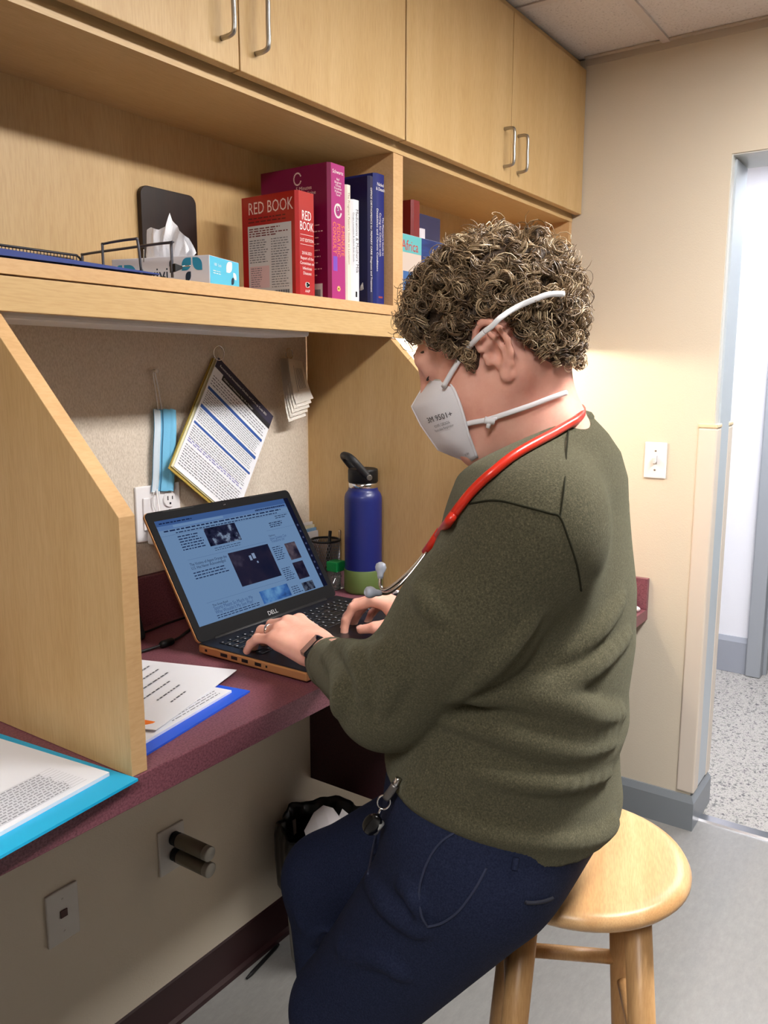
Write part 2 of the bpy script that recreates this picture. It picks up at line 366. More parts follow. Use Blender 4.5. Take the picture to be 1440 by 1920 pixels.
# light switch on the far wall
t = thing('light_switch', 'white toggle light switch on the cream wall by the doorway', 'light switch', (XF, .783, 1.216))
mk('plate', gbox((XF - .006, .748, 1.157), (XF, .818, 1.272)), white_pl, t, bevel=.003)
mk('toggle', obox((XF - .012, .783, 1.219), (.009, 0, .004), (0, .005, 0), (-.002, 0, .010)), white_pl, t, bevel=.0015)
mk('toggle_slot', gbox((XF - .0065, .777, 1.202), (XF - .0055, .789, 1.230)), mat('switch_slot', (150, 146, 140), .5), t)
for z in (1.184, 1.245): mk('screw', glathe([(.0001, .002), (.003, .0015), (.003, 0)], (XF - .006, .783, z), 10, (-1, 0, 0)), steel, t)

# ================================================================== upper cabinets
def cabinet(x0, x1, label):
    t = thing('wall_cabinet', label, 'cabinet', ((x0 + x1) / 2, SFY, 1.974), group='maple wall cabinets over the shelf')
    mk('carcass', gbox((x0 + .001, SFY, 1.974), (x1 - .001, WY - .002, 2.44)), maple_h, t)
    mk('top_filler', gbox((x0 + .001, SFY - .010, 2.432), (x1 - .001, SFY, CEIL - .002)), maple_h, t)
    xm = (x0 + x1) / 2
    for k, (a, b) in enumerate(((x0 + .002, xm - .0015), (xm + .0015, x1 - .003))):
        d = mk('door', gbox((a, SFY - .033, 1.994), (b, SFY - .012, 2.428)), maple_v, t, bevel=.0015)
        hx = xm + (-.042 if k == 0 else .040); z0, z1 = 2.032, 2.127; yh = SFY - .033
        mk('handle', gtube(smooth_path([(hx, yh + .001, z0), (hx, yh - .022, z0 + .001), (hx, yh - .030, z0 + .010), (hx, yh - .030, (z0 + z1) / 2), (hx, yh - .030, z1 - .010), (hx, yh - .022, z1 - .001), (hx, yh + .001, z1)], 5), .0042, 10), steel, d, smooth=True)
    return t
cabinet(.583, 1.613, 'maple wall cabinet with two doors above the books and tissue box')
cabinet(1.613, XF - .001, 'maple wall cabinet with two doors reaching the cream far wall')
cabinet(-.447, .583, 'leftmost maple wall cabinet, beyond the doors above the tissue box')

# ================================================================== open shelf under the cabinets
t = thing('open_shelf', 'maple open shelf with deep front edge holding books and tissues', 'shelf', (1.1, SFY, 1.62))
mk('shelf_board', gbox((-.447, SFY, 1.619), (XF - .001, WY - .012, 1.640)), maple_edge, t)
mk('back_panel', gbox((-.447, WY - .012, 1.60), (XF - .001, WY - .001, 1.974)), maple_v, t)
mk('valance', gbox((-.447, SFY - .006, 1.568), (1.6235, SFY + .012, 1.6155)), maple_h, t, bevel=.001)
mk('valance', gbox((1.6265, SFY - .004, 1.568), (XF - .001, SFY + .012, 1.6185)), maple_h, t, bevel=.001)
mk('partition', gbox((1.612, SFY, 1.640), (1.651, WY - .012, 1.974)), maple_edge, t)
mk('end_panel', gbox((XF - .022, SFY, 1.640), (XF - .001, WY - .012, 1.974)), maple_edge, t)
mk('light_rail', gbox((.583, SFY - .002, 1.974), (XF - .002, SFY, 1.990)), maple_h, t)
# lamp under the near bay, switched off
t = thing('under_shelf_lamp', 'white unlit strip lamp under the shelf above the tack board', 'lamp', (1.0, 1.18, 1.56))
mk('housing', gbox((.66, 1.12, 1.578), (1.405, 1.26, 1.617)), white_pl, t, bevel=.004)
mk('lens', gbox((.68, 1.135, 1.561), (1.36, 1.255, 1.579)), mat('frosted_lens', (214, 212, 210), .45), t, bevel=.005)
# lamp under the far bay, lit
t = thing('under_shelf_lamp', 'lit strip lamp under the shelf in the far bay behind the person', 'lamp', (2.15, 1.22, 1.58))
mk('housing', gbox((1.84, 1.17, 1.592), (2.6, 1.29, 1.618)), white_pl, t, bevel=.003)
mk('tube', gtube([(1.87, 1.225, 1.580), (2.57, 1.225, 1.580)], .012, 12), emitter('task_tube', (255, 240, 216), TASK_LIGHT), t, smooth=True)

# ================================================================== tack board, counter, dividers
tb = struct(mk('wall_back_panel', gbox((.653, WY - .010, 1.075), (1.603, WY - .0005, 1.600)), fabric))
t = thing('countertop', 'burgundy laminate countertop with thick front edge along the wall', 'countertop', (1.0, CFY, ZC))
mk('slab', gbox((-.447, CFY, ZC - .040), (1.628, WY - .001, ZC)), burgundy, t, bevel=.0015)
mk('backsplash', gbox((-.447, WY - .021, ZC), (1.603, WY - .001, ZC + .104)), burgundy, t, bevel=.001)
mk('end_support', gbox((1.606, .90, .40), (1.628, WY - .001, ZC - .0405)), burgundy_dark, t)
t = thing('low_desk', 'burgundy low desk with splash ending at the far wall', 'desk', (2.1, .782, .7))
mk('top', gbox((1.629, .782, .688), (XF - .001, WY - .001, .725)), burgundy, t, bevel=.0015)
mk('side_splash', gbox((XF - .021, .782, .7255), (XF - .001, WY - .001, .828)), burgundy, t, bevel=.001)
def divider(x0, x1, label):
    poly = [(.832, ZC + .0005), (.832, 1.309), (SFY + .0025, 1.567), (SFY + .0125, 1.567), (SFY + .0125, 1.6175), (WY - .0125, 1.6175), (WY - .0125, 1.076), (WY - .022, 1.076), (WY - .022, ZC + .0005)]
    o = mk('desk_divider', gprism(poly, x1 - x0, (x0, 0, 0), (0, 1, 0), (0, 0, 1), (1, 0, 0)), maple_v, bevel=.0008)
    tag(o, label, 'divider', 'maple desk dividers'); o.data.materials.append(maple_edge)
    for p in o.data.polygons:
        if abs(p.normal.x) < .5: p.material_index = 1
    return o
divider(.6285, .653, 'maple desk divider with sloped corner in the left foreground')
divider(1.603, 1.6275, 'maple desk divider panel behind the blue water bottle')

# small wall plates
def plate(name, label, cat, x0, x1, z0, z1, mt, y=WY, th=.006):
    t = thing(name, label, cat, ((x0 + x1) / 2, y, (z0 + z1) / 2)); mk('plate', gbox((x0, y - th, z0), (x1, y, z1)), mt, t, bevel=.002); return t
yb = WY - .010
t = plate('outlet_plate', 'white double outlet plate behind the laptop screen', 'outlet', 1.060, 1.175, 1.145, 1.259, white_pl, yb)
for zc in (1.225, 1.178):
    mk('socket', glathe([(.0155, 0), (.0165, .002), (.0150, .004), (.0001, .0042)], (1.144, yb - .006, zc), 24, (0, -1, 0)), white_pl, t)
    for dx, hh in ((-.006, .005), (.006, .004)): mk('slot', gbox((1.144 + dx - .001, yb - .0108, zc + .001 - hh + .003), (1.144 + dx + .001, yb - .0101, zc + hh + .003)), ink_dark, t)
    mk('ground_hole', glathe([(.0024, .0), (.0024, .0006), (.0001, .0006)], (1.144, yb - .0101, zc - .008), 12, (0, -1, 0)), ink_dark, t)
mk('rocker', gbox((1.075, yb - .010, 1.168), (1.107, yb - .006, 1.235)), white_pl, t, bevel=.002)
mk('screw', glathe([(.003, 0), (.003, .001), (.0001, .0015)], (1.144, yb - .006, 1.2015), 10, (0, -1, 0)), steel, t)
ch_ = mk('plug_adapter', gbox((1.080, yb - .035, 1.140), (1.105, yb - .0102, 1.175)), white_pl, bevel=.003)
tag(ch_, 'small white plug adapter in the outlet under the hanging mask', 'plug')
cb = mk('white_cable', gtube(smooth_path([(1.092, yb - .034, 1.172), (1.086, yb - .045, 1.20), (1.095, yb - .030, 1.235), (1.106, yb - .016, 1.25)], 6), .0018, 8), white_pl, smooth=True)
tag(cb, 'thin white cable rising from the plug behind the blue mask', 'cable')
t = plate('jack_plate', 'beige wall plate with one dark square jack low on the wall', 'jack plate', .810, .880, .379, .490, ivory_pl)
mk('jack', gbox((.838, WY - .0085, .431), (.853, WY - .006, .446)), mat('jack_brown', (70, 32, 22), .5), t)
for z in (.40, .469): mk('screw', glathe([(.0025, 0), (.0025, .001), (.0001, .0014)], (.8455, WY - .006, z), 10, (0, -1, 0)), ivory_pl, t)
t = plate('outlet_plate', 'white low outlet plate with two grey cylindrical plugs', 'outlet', 1.084, 1.156, .384, .49, ivory_pl)
for z, nm in ((.462, 'upper'), (.424, 'lower')):
    g = thing('cylinder_plug', '%s of two grey metal cylindrical plugs in the low outlet' % nm, 'plug', (1.124, WY, z), group='grey cylindrical plugs')
    o0 = np.array([1.124, WY - .0062, z])
    mk('body', glathe([(.0150, .018), (.0165, .02), (.0165, .098), (.0155, .099)], o0, 24, (.03, -1, -.02)), mat('plug_grey_metal', (118, 112, 98), .45, .6), g, smooth=True)
    mk('tip', glathe([(.0150, .0985), (.0165, .1), (.0165, .112), (.0150, .113), (.0001, .1135)], o0, 24, (.03, -1, -.02)), mat('plug_tip', (150, 146, 136), .4, .5), g, smooth=True)
    mk('collar', glathe([(.013, 0), (.0155, .002), (.0155, .006), (.0135, .007), (.0135, .011), (.016, .012), (.016, .0175), (.014, .0178)], o0, 24, (.03, -1, -.02)), black_pl, g)

# ================================================================== books
EXs, EYs = (1, 0, 0), (0, 0, 1)              # spine face (looks towards -y)
def book(label, x0, x1, y0, dep, h, col, group, rough=.35, page=(228, 222, 208), hard=True, z0=1.6402):
    t = thing('book', label, 'book', ((x0 + x1) / 2, y0, z0), group=group)
    th = .0025 if hard else .001; cm = mat('cover_%d_%d_%d' % col, col, rough, coat=.3)
    r = min(.006, (x1 - x0) * .25)
    spine = [(x0 + r, y0), (x1 - r, y0), (x1, y0 + r), (x1, y0 + dep), (x1 - th, y0 + dep), (x1 - th, y0 + r + th), (x0 + th, y0 + r + th), (x0 + th, y0 + dep), (x0, y0 + dep), (x0, y0 + r)]
    c = mk('cover', gprism(spine, h, (0, 0, z0)), cm, t)
    mk('pages', gbox((x0 + th, y0 + r + th, z0 + .003), (x1 - th, y0 + dep - .004, z0 + h - .003)), mat('book_pages', page, .8), t)
    return t, c
def spine_v(c, t, body, x, ztop, size, mt, y, name='spine_lettering', sx=1.0):
    mk(name, place(gtext(body, size, 'LEFT', sx), (x, y, ztop), (0, 0, -1), (1, 0, 0), .0003), mt, c)
def spine_h(c, body, x, z, size, mt, y, name='spine_lettering', sx=1.0):
    mk(name, place(gtext(body, size, 'CENTER', sx), (x, y, z), EXs, EYs, .0003), mt, c)
def side(c, g, x, y, z, mt, name):            # print on the cover that looks towards -x; local x runs to the spine
    mk(name, place(g, (x, y, z), (0, -1, 0), EYs, .0004), mt, c)
wht = mat('white_print', (240, 236, 232), .6); pink_w = mat('pale_pink_print', (235, 205, 200), .6)
G = 'books on the open shelf'
Y = 1.115
t, c = book('red reference book titled RED BOOK with white back cover panel', 1.302, 1.360, Y, .150, .203, (168, 15, 15), G)
spine_h(c, 'RED', 1.331, 1.789, .026, wht, Y, sx=.62); spine_h(c, 'BOOK', 1.331, 1.769, .024, wht, Y, sx=.62)
mk('spine_rule', place(join(grect(-.02, .019, .02, .0196), grect(-.02, 0, .02, .0006)), (1.331, Y, 1.741), EXs, EYs, .0003), wht, c)
spine_h(c, '21ST EDITION', 1.331, 1.747, .0088, wht, Y, sx=.75)
for k, s in enumerate(('2018-2021', 'Report of the', 'Committee on', 'Infectious', 'Diseases')): spine_h(c, s, 1.331, 1.722 - .0098 * k, .0086, wht, Y, sx=.85)
mk('spine_emblem', place(join(*[grect(-.0035 + .007 * math.cos(a) * .5, .007 * math.sin(a) * .5 - .002, .0035 + .0035 * math.cos(a), .002 + .0035 * math.sin(a)) for a in np.linspace(0, 6.28, 9)]), (1.331, Y, 1.663), EXs, EYs, .0003), wht, c)
spine_h(c, 'AAP', 1.331, 1.648, .008, wht, Y)
x = 1.302; ys = Y + .150                      # side cover
side(c, gtext('RED BOOK', .034, 'LEFT', .72), x, ys - .018, 1.808, pink_w, 'cover_title')
side(c, glines(.018, 1.789 - 1.64, .128, 1.803 - 1.64, 2, .35, .012, .3, 3), x, ys, 1.64, mat('dark_red_print', (96, 16, 16), .6), 'cover_subtitle')
side(c, grect(.016, .004, .135, .145), x, ys, 1.64, mat('cover_panel_white', (208, 208, 212), .6), 'cover_panel')
def side2(g, mt, nm): mk(nm, place(g, (x, ys, 1.64), (0, -1, 0), EYs, .0008), mt, c)
side2(glines(.020, .122, .128, .141, 4, .45, .010, .35, 5), mat('maroon_ink', (110, 40, 44), .7), 'panel_heading')
side2(join(glines(.020, .070, .072, .118, 10, .35, .008, .2, 6), glines(.080, .018, .130, .118, 20, .3, .008, .2, 7)), ink, 'panel_text')
side2(grect(.020, .020, .074, .064), mat('panel_pink', (214, 184, 190), .6), 'panel_box')
mk('panel_box_text', place(glines(.023, .022, .056, .062, 9, .3, .007, .3, 8), (x, ys, 1.64), (0, -1, 0), EYs, .0011), ink, c)
side2(join(*[grect(.088 + k * .0022, .003, .088 + k * .0022 + .0007 + .0009 * ((k * 7) % 3) / 2, .014) for k in range(18)]), ink_dark, 'barcode')
t, c = book('thick magenta book titled PEDIATRIC CONSULT beside the red book', 1.405, 1.464, Y, .190, .276, (122, 12, 66), G)
mk('spine_panel', place(grect(-.023, .0, .023, .275), (1.4345, Y, 1.6405), EXs, EYs, .0002), mat('spine_magenta', (168, 38, 116), .4), c)
for k, s in enumerate(('Schwartz',)): spine_h(c, s, 1.4345, 1.897, .0105, wht, Y - .0002, sx=.95)
for k, s in enumerate(('Bell', 'Bingham', 'Chung', 'Friedman', 'Mulberg', 'Tanel')): spine_h(c, s, 1.4345, 1.884 - .0062 * k, .0068, wht, Y - .0002)
mk('spine_emblem', place(join(*[grect(.011 * math.cos(a) - .002, .013 * math.sin(a) - .002, .011 * math.cos(a) + .002, .013 * math.sin(a) + .002) for a in np.linspace(.4, 5.9, 22)], gtext('5', .016)), (1.434, Y - .0002, 1.823), EXs, EYs, .0003), wht, c)
mk('spine_emblem', place(gtext('5', .016), (1.434, Y - .0002, 1.817), EXs, EYs, .0005), mat('grey_violet_print', (110, 70, 120), .6), c)
org = mat('orange_print', (240, 140, 70), .6)
for k, (s, xx) in enumerate((('5-MINUTE', 1.4485), ('PEDIATRIC', 1.4345), ('CONSULT', 1.4205))): spine_v(c, t, s, xx - .004, 1.800 - .002 * (2 - k), .0155, org, Y - .0003, sx=.92)
mk('spine_patch', place(grect(-.018, 0, -.004, .03), (1.4345, Y, 1.70), EXs, EYs, .0004), mat('violet_print', (120, 70, 180), .6), c)
mk('spine_star', place(join(*[grect(-.0012, 0, .0012, .006)] + [xf(grect(-.0012, 0, .0012, .006), Matrix.Rotation(a, 4, 'Z')) for a in np.arange(1, 8) * .785]), (1.4345, Y, 1.664), EXs, EYs, .0004), mat('gold_print', (240, 200, 110), .6), c)
x = 1.405; ys = Y + .19
side(c, gtext('5 Minutes', .011, 'LEFT'), x, ys - .10, 1.868, pink_w, 'cover_lettering')
side(c, gtext('Medicine', .011, 'LEFT'), x, ys - .115, 1.857, pink_w, 'cover_lettering')
side(c, join(*[grect(.010 * math.cos(a) - .0015, .012 * math.sin(a) - .0015, .010 * math.cos(a) + .0015, .012 * math.sin(a) + .0015) for a in np.linspace(.5, 5.8, 18)]), x, ys - .105, 1.892, pink_w, 'cover_emblem')
side(c, gtext('THE', .016, 'LEFT'), x, ys - .025, 1.852, mat('dim_orange_print', (170, 84, 50), .6), 'cover_lettering')
side(c, glines(.135, .045, .172, .16, 9, .16, .009, .5, 9), x, ys, 1.64, pink_w, 'cover_text')
side(c, grect(.140, .004, .170, .034), x, ys, 1.64, mat('cover_panel_white', (208, 208, 212), .6), 'barcode_panel')
mk('barcode', place(join(*[grect(.144 + k * .0015, .006, .1448 + k * .0015, .022) for k in range(14)]), (x, ys, 1.64), (0, -1, 0), EYs, .0008), ink_dark, c)
t, c = book('narrow cream paperback between the magenta and white books', 1.4655, 1.487, Y + .003, .175, .243, (232, 220, 206), G, hard=False)
spine_v(c, t, "The Pregnant Patient's Guide to Lactation", 1.473, 1.868, .0088, mat('brown_print', (110, 84, 66), .6), Y + .003)
t, c = book("white paperback titled Medications & Mothers' Milk", 1.4885, 1.519, Y + .004, .17, .217, (232, 232, 236), G, hard=False)
spine_v(c, t, "Medications & Mothers' Milk", 1.502, 1.838, .0135, ink_dark, Y + .004, sx=.86); spine_v(c, t, 'Drugs, Lactation & Infant Risk Guide', 1.4925, 1.83, .007, ink, Y + .004)
mk('spine_mark', place(grect(-.003, 0, .003, .012), (1.503, Y + .004, 1.652), EXs, EYs, .0003), ink_dark, c)
t, c = book('dark navy hardback on office orthopaedics, left of the brighter blue book', 1.549, 1.5675, Y + .002, .19, .276, (18, 17, 64), G)
spine_v(c, t, 'OFFICE ORTHOPEDICS for PRIMARY CARE: Diagnosis and Treatment', 1.5545, 1.892, .0082, wht, Y + .002, sx=.93)
mk('cover_mark', place(join(*[xf(grect(.002 + k * .003, 0, .0035 + k * .003, .012 + .003 * (k % 2)), Matrix.Rotation(-.25 + .12 * k, 4, 'Z')) for k in range(4)]), (1.549, Y + .03, 1.672), (0, -1, 0), EYs, .0004), wht, c)
t, c = book('blue hardback on children with disabilities, next to the shelf partition', 1.569, 1.610, Y, .19, .286, (20, 36, 112), G)
for k, s in enumerate(('Nickel', '& Desch')): spine_h(c, s, 1.590, 1.900 - .010 * k, .010, wht, Y)
for k, (s, sz) in enumerate((('The Physician\'s Guide to', .0085), ('Caring for Children with', .0095), ('Disabilities and Chronic Conditions', .0095))): spine_v(c, t, s, 1.600 - .011 * k - .003, 1.835 + .008 * k, sz, wht, Y)
mk('spine_mark', place(grect(-.008, 0, .008, .004), (1.59, Y, 1.656), EXs, EYs, .0004), mat('red_mark', (150, 60, 60), .6), c)
# far bay
book('dark red hardback in the far bay beside the partition', 1.755, 1.792, 1.135, .19, .262, (122, 22, 22), G)
book('white book behind the brochure in the far bay', 1.812, 1.842, 1.15, .15, .205, (224, 216, 222), G, hard=False)
book('navy binder standing behind the brochure in the far bay', 1.846, 1.965, 1.18, .15, .250, (22, 26, 74), G)
br = thing('brochure', 'teal and blue brochure with red lettering facing out in the far bay', 'brochure', (1.76, 1.108, 1.6402))
mk('pages', gbox((1.662, 1.110, 1.6402), (1.876, 1.1175, 1.810)), mat('brochure_pages', (214, 220, 232), .6), br)
bc = mk('blue_cover', gbox((1.752, 1.1075, 1.6402), (1.866, 1.110, 1.809)), speck('brochure_blue', [(.35, (18, 34, 92)), (.6, (36, 66, 128)), (.75, (70, 110, 150))], 14, .35, stretch=(.6, 1, 3)), br)
bt = mk('sand_cover', gbox((1.662, 1.1075, 1.6402), (1.752, 1.110, 1.809)), mat('brochure_sand', (204, 186, 172), .4), br)
mk('teal_band', place(grect(0, .128, .09, .1685), (1.662, 1.1075, 1.6402), EXs, EYs, .0003), mat('brochure_teal', (92, 176, 178), .4), bt)
mk('lettering', place(gtext('Africa', .034, 'RIGHT', .9), (1.738, 1.1075, 1.773), EXs, EYs, .0006), mat('brochure_red', (190, 50, 44), .5), bt)
mk('picture', place(grect(.01, .02, .062, .085), (1.662, 1.1075, 1.6402), EXs, EYs, .0003), mat('brochure_picture', (52, 96, 150), .5), bt)

# ================================================================== tissue box, tray, plaque
TH = math.radians(17); e1 = np.array([math.cos(TH), math.sin(TH), 0]); e2 = np.array([-math.sin(TH), math.cos(TH), 0]); kc = np.array([1.052, 1.104, 1.6404])
t = thing('tissue_box', 'white and teal flat tissue box with leaf print on the shelf', 'tissue box', tuple(kc + e1 * .057 + e2 * .11))
bw, bl, bh = .110, .200, .049
b = mk('box', obox(kc + e1 * bw / 2 + e2 * bl / 2 + ZZ * bh / 2, e1 * bw / 2, e2 * bl / 2, ZZ * bh / 2), mat('tissue_carton', (226, 228, 238), .5), t, bevel=.001)
teal = mat('carton_teal', (86, 190, 222), .5); teal2 = mat('carton_teal_dark', (44, 150, 190), .5); navyp = mat('carton_navy', (18, 44, 66), .5)
mk('end_panel', place(grect(.001, .001, bw - .001, bh - .001), kc, e1, ZZ, .0004), teal, b)
for q in (scl(gleaf(), .022, .020, .060, .026), scl(gleaf(flip=-1), .012, .012, .086, .016)): mk('leaf_print', place(q, kc, e1, ZZ, .0008), wht, b)
mk('leaf_print', place(scl(gleaf(), .011, .013, .078, .006), kc, e1, ZZ, .0008), navyp, b)
mk('small_lettering', place(join(scl(gtext('100', .007), 1, 1, .020, .033), scl(gtext('2-ply', .006), 1, 1, .036, .033), glines(.012, .018, .045, .026, 2, .3, .008, .2, 2)), kc, e1, ZZ, .0008), wht, b)
o2 = kc + e2 * bl
for q in (scl(gleaf(), .019, .022, .145, .024), scl(gleaf(flip=-1), .019, .022, .167, .024), scl(gleaf(), .014, .020, .008, .018), scl(gleaf(flip=-1), .024, .020, .026, .018), scl(gleaf(), .012, .013, .054, .016)): mk('leaf_print', place(q, o2, -e2, ZZ, .0005), teal2, b)
for q in (scl(gleaf(), .011, .016, .152, .006), scl(gleaf(), .008, .012, .120, .032)): mk('leaf_print', place(q, o2, -e2, ZZ, .0005), navyp, b)
mk('brand_lettering', place(gtext('vivi', .034, 'LEFT', .9), o2 - e2 * .078 + ZZ * .008, -e2, ZZ, .0006), navyp, b)
cc = kc + e1 * .055 + e2 * .115 + ZZ * bh
hs = [(0, .030), (.08, .056), (.2, .062), (.38, .056), (.5, .066), (.56, .088), (.62, .072), (.75, .060), (.9, .046), (1, .018)]
def tiss(i, j, dy, k):
    sp = (i - .5) * .104 * (.72 + .34 * j - .12 * j * j); hgt = np.interp(i, [q[0] for q in hs], [q[1] for q in hs]) * k
    tri = lambda q: abs((q % 2) - 1) * 2 - 1
    fold = .009 * tri(3.1 * i + dy * 30 + .5 * j) * j + .004 * tri(8.3 * i + 1 - j) * j + dy * (1 - .5 * j) + .010 * math.sin(3.1 * j) * (1 if dy > 0 else -1) * (1 - (2 * i - 1) ** 2)
    return cc - e2 * sp + e1 * fold + ZZ * (hgt * j - .001)
tm = mat('tissue_paper', (236, 236, 240), .9, spec=.1)
mk('tissue', ggrid(lambda i, j: tiss(i, j, -.012, 1.0), 40, 12), tm, t)
mk('tissue', ggrid(lambda i, j: tiss(i, j, .012, .9), 40, 12), tm, t)
pq = mk('wooden_plaque', gprism(rrect(.142, .205, .018), .012, (1.100, 1.348, 1.6402), (1, 0, 0), (0, 0, 1), (0, -1, 0)), wood('dark_walnut', (42, 24, 18), (30, 17, 14), (140, 120, 110), (8, 8, .6), .35), bevel=.0015)
tag(pq, 'dark brown wooden plaque with rounded corners behind the tissue box', 'plaque')
wire = mat('black_wire', (46, 46, 52), .35, .6)
t = thing('wire_tray', 'black wire mesh letter tray at the left end of the shelf', 'letter tray', (.72, 1.22, 1.6402))
mk('mesh_side', join(*[gtube([(xx, 1.335, 1.646), (xx + .004, 1.337, 1.694)], .0009, 5) for xx in np.arange(.40, .955, .0065)], *[gtube([(.40, 1.335, zz), (.955, 1.335, zz)], .0009, 5) for zz in np.arange(1.652, 1.69, .0065)]), wire, t)
mk('rim', gtube([(.40, 1.336, 1.695), (.950, 1.336, 1.695), (.957, 1.334, 1.688), (.957, 1.334, 1.645)], .0022, 8), wire, t, smooth=True)
mk('base_wires', join(*[gtube([(.40, yy, 1.6425), (.955, yy, 1.6425)], .0013, 6) for yy in np.linspace(1.12, 1.33, 9)], *[gtube([(xx, 1.108, 1.6425), (xx, 1.335, 1.6425)], .0018, 6) for xx in (.40, .60, .78, .955)]), wire, t)
mk('end_post', gtube(smooth_path([(.957, 1.330, 1.645), (.957, 1.330, 1.692), (.958, 1.322, 1.697), (.964, 1.22, 1.699), (.970, 1.112, 1.700), (.970, 1.107, 1.695), (.969, 1.106, 1.643)], 5), .0024, 8), mat('grey_wire', (96, 96, 104), .3, .8), t, smooth=True)
mk('end_post', gtube(smooth_path([(.893, 1.186, 1.643), (.893, 1.186, 1.690), (.894, 1.18, 1.695), (.900, 1.116, 1.697), (.902, 1.108, 1.692), (.905, 1.106, 1.643)], 5), .0022, 8), MATS['grey_wire'], t, smooth=True)
fo = mk('blue_folder', (np.array([(.42, 1.104, 1.6445), (.94, 1.104, 1.6445), (.94, 1.32, 1.6445), (.42, 1.32, 1.6445), (.42, 1.104, 1.660), (.94, 1.104, 1.6465), (.94, 1.32, 1.6465), (.42, 1.32, 1.660)]), gbox((0, 0, 0), (1, 1, 1))[1]), mat('folder_navy_blue', (22, 48, 124), .55))
tag(fo, 'dark blue folder lying in the wire tray on the shelf', 'folder')
def clip(label, c, d):
    c = np.array(c, float); d = np.array(d, float); d /= np.linalg.norm(d); s = np.cross(d, ZZ)
    t = thing('binder_clip', label, 'binder clip', tuple(c), group='binder clips on the wire tray')
    prof = [(-.007, 0), (.007, 0), (.0022, .014), (-.0022, .014)]
    mk('clip_body', gprism(prof, .019, c - s * .0095, ZZ, d, s), black_pl, t, bevel=.0005)
    mk('clip_handle', gtube(smooth_path([c + d * .012 - s * .005 + ZZ * .002, c + d * .022 - s * .003 + ZZ * .003, c + d * .031 - s * .006 + ZZ * .003, c + d * .034 + ZZ * .003, c + d * .031 + s * .006 + ZZ * .003, c + d * .022 + s * .003 + ZZ * .003, c + d * .012 + s * .005 + ZZ * .002], 4), .0008, 6), chrome, t, smooth=True)
clip('black binder clip gripping the top wire of the tray', (.967, 1.172, 1.704), (0, .08, -1))
clip('black binder clip at the front foot of the tray post', (.968, 1.104, 1.658), (.9, -.2, .1))

# ================================================================== on the tack board
def ring(name, label, c, r):
    o = mk(name, gtube([np.array(c) + np.array([r * math.cos(a), -.006 * math.sin(a * 2) * 0 - .004, r * math.sin(a)]) for a in np.linspace(0, 2 * math.pi, 28)[:-1]], .0012, 7, closed=True), chrome, smooth=True)
    return tag(o, label, 'ring', 'steel binder rings on the tack board')
yw = WY - .010
def sheet(o, ex, ey, w, h, th, bend=0.0, n=10):
    """slightly curled sheet stack: local x along ex, y along ey; curls off the wall"""
    o, ex, ey = (np.asarray(q, float) for q in (o, ex, ey)); ez = np.cross(ex, ey)
    def top(i, j): return o + ex * w * i + ey * h * j + ez * (bend * (1 - j) ** 2)
    a = ggrid(top, n, n); b = (a[0] - ez * th, [q[::-1] for q in a[1]]); k = len(a[0])
    rim = [i * n for i in range(n)] + [(n - 1) * n + j for j in range(1, n)] + [i * n + n - 1 for i in range(n - 2, -1, -1)] + [j for j in range(n - 2, 0, -1)]
    g = join(a, b); g[1].extend([(rim[i], rim[(i + 1) % len(rim)], rim[(i + 1) % len(rim)] + k, rim[i] + k)[::-1] for i in range(len(rim))])
    return g
# chart hung by one corner: top edge runs down to the right
TL = np.array([1.291, yw - .014, 1.520]); exc = np.array([.787, 0, -.617]); eyc = np.array([.617 * .93, 0, .787 * .93 + .07]); eyc = np.array([.5, 0, .866])
exc = np.array([.775, -.03, -.632]); exc /= np.linalg.norm(exc); eyc = np.array([.52, .10, .85]); eyc = eyc - exc * (eyc @ exc) * .55; eyc /= np.linalg.norm(eyc)
CW, CH = .212, .275; oc = TL - eyc * CH
t = thing('hanging_chart', 'printed chart with blue table bands hanging tilted from a ring', 'chart', tuple(TL))
mk('back_sheets', sheet(oc + np.array([-.010, .008, -.004]), exc, eyc, CW - .012, CH + .004, .003, .004), mat('olive_card', (176, 150, 66), .7), t)
mk('middle_sheets', sheet(oc + np.array([-.005, .005, -.0]), exc, eyc, CW - .006, CH, .002, .003), mat('pale_yellow_paper', (226, 220, 178), .7), t)
pg = mk('front_page', sheet(oc, exc, eyc, CW, CH, .002), paper, t)
def onpg(g, mt, nm, lift=.0006): mk(nm, place(g, oc, exc, eyc, lift), mt, pg)
band = mat('chart_band_blue', (44, 84, 158), .7); head = mat('chart_header_navy', (44, 40, 62), .7); blk = mat('chart_header_black', (26, 24, 30), .7)
onpg(grect(0, CH - .024, CW, CH), head, 'header_band'); onpg(grect(.03, CH - .036, CW, CH - .024), blk, 'header_band')
onpg(scl(gtext('Recommended Immunization Schedule and Catch-up Guide 2021', .0075, 'LEFT', .9), 1, 1, .012, CH - .015), wht, 'header_lettering', .0010)
onpg(scl(gtext('Children and Adolescents Ages 18 or Younger', .0065, 'LEFT', .9), 1, 1, .034, CH - .032), wht, 'header_lettering', .0010)
for yy, hh in ((CH - .078, .007), (CH - .125, .008), (CH - .165, .0055)): onpg(grect(.004, yy, CW - .008, yy + hh), band, 'table_band')
onpg(join(*[glines(.006, y0, CW - .008, y1, n, .3, .008, .06, n) for y0, y1, n in ((CH - .066, CH - .040, 4), (CH - .114, CH - .080, 7), (CH - .156, CH - .127, 6), (CH - .200, CH - .168, 6), (.010, .062, 9))]), ink, 'printed_text')
onpg(join(glines(.006, .066, CW - .012, .076, 2, .5, .012, .1, 77)), mat('lilac_ink', (140, 140, 190), .8), 'printed_text')
ring('binder_ring', 'steel ring holding the blue banded chart on the tack board', (1.291, yw - .012, 1.529), .0155)
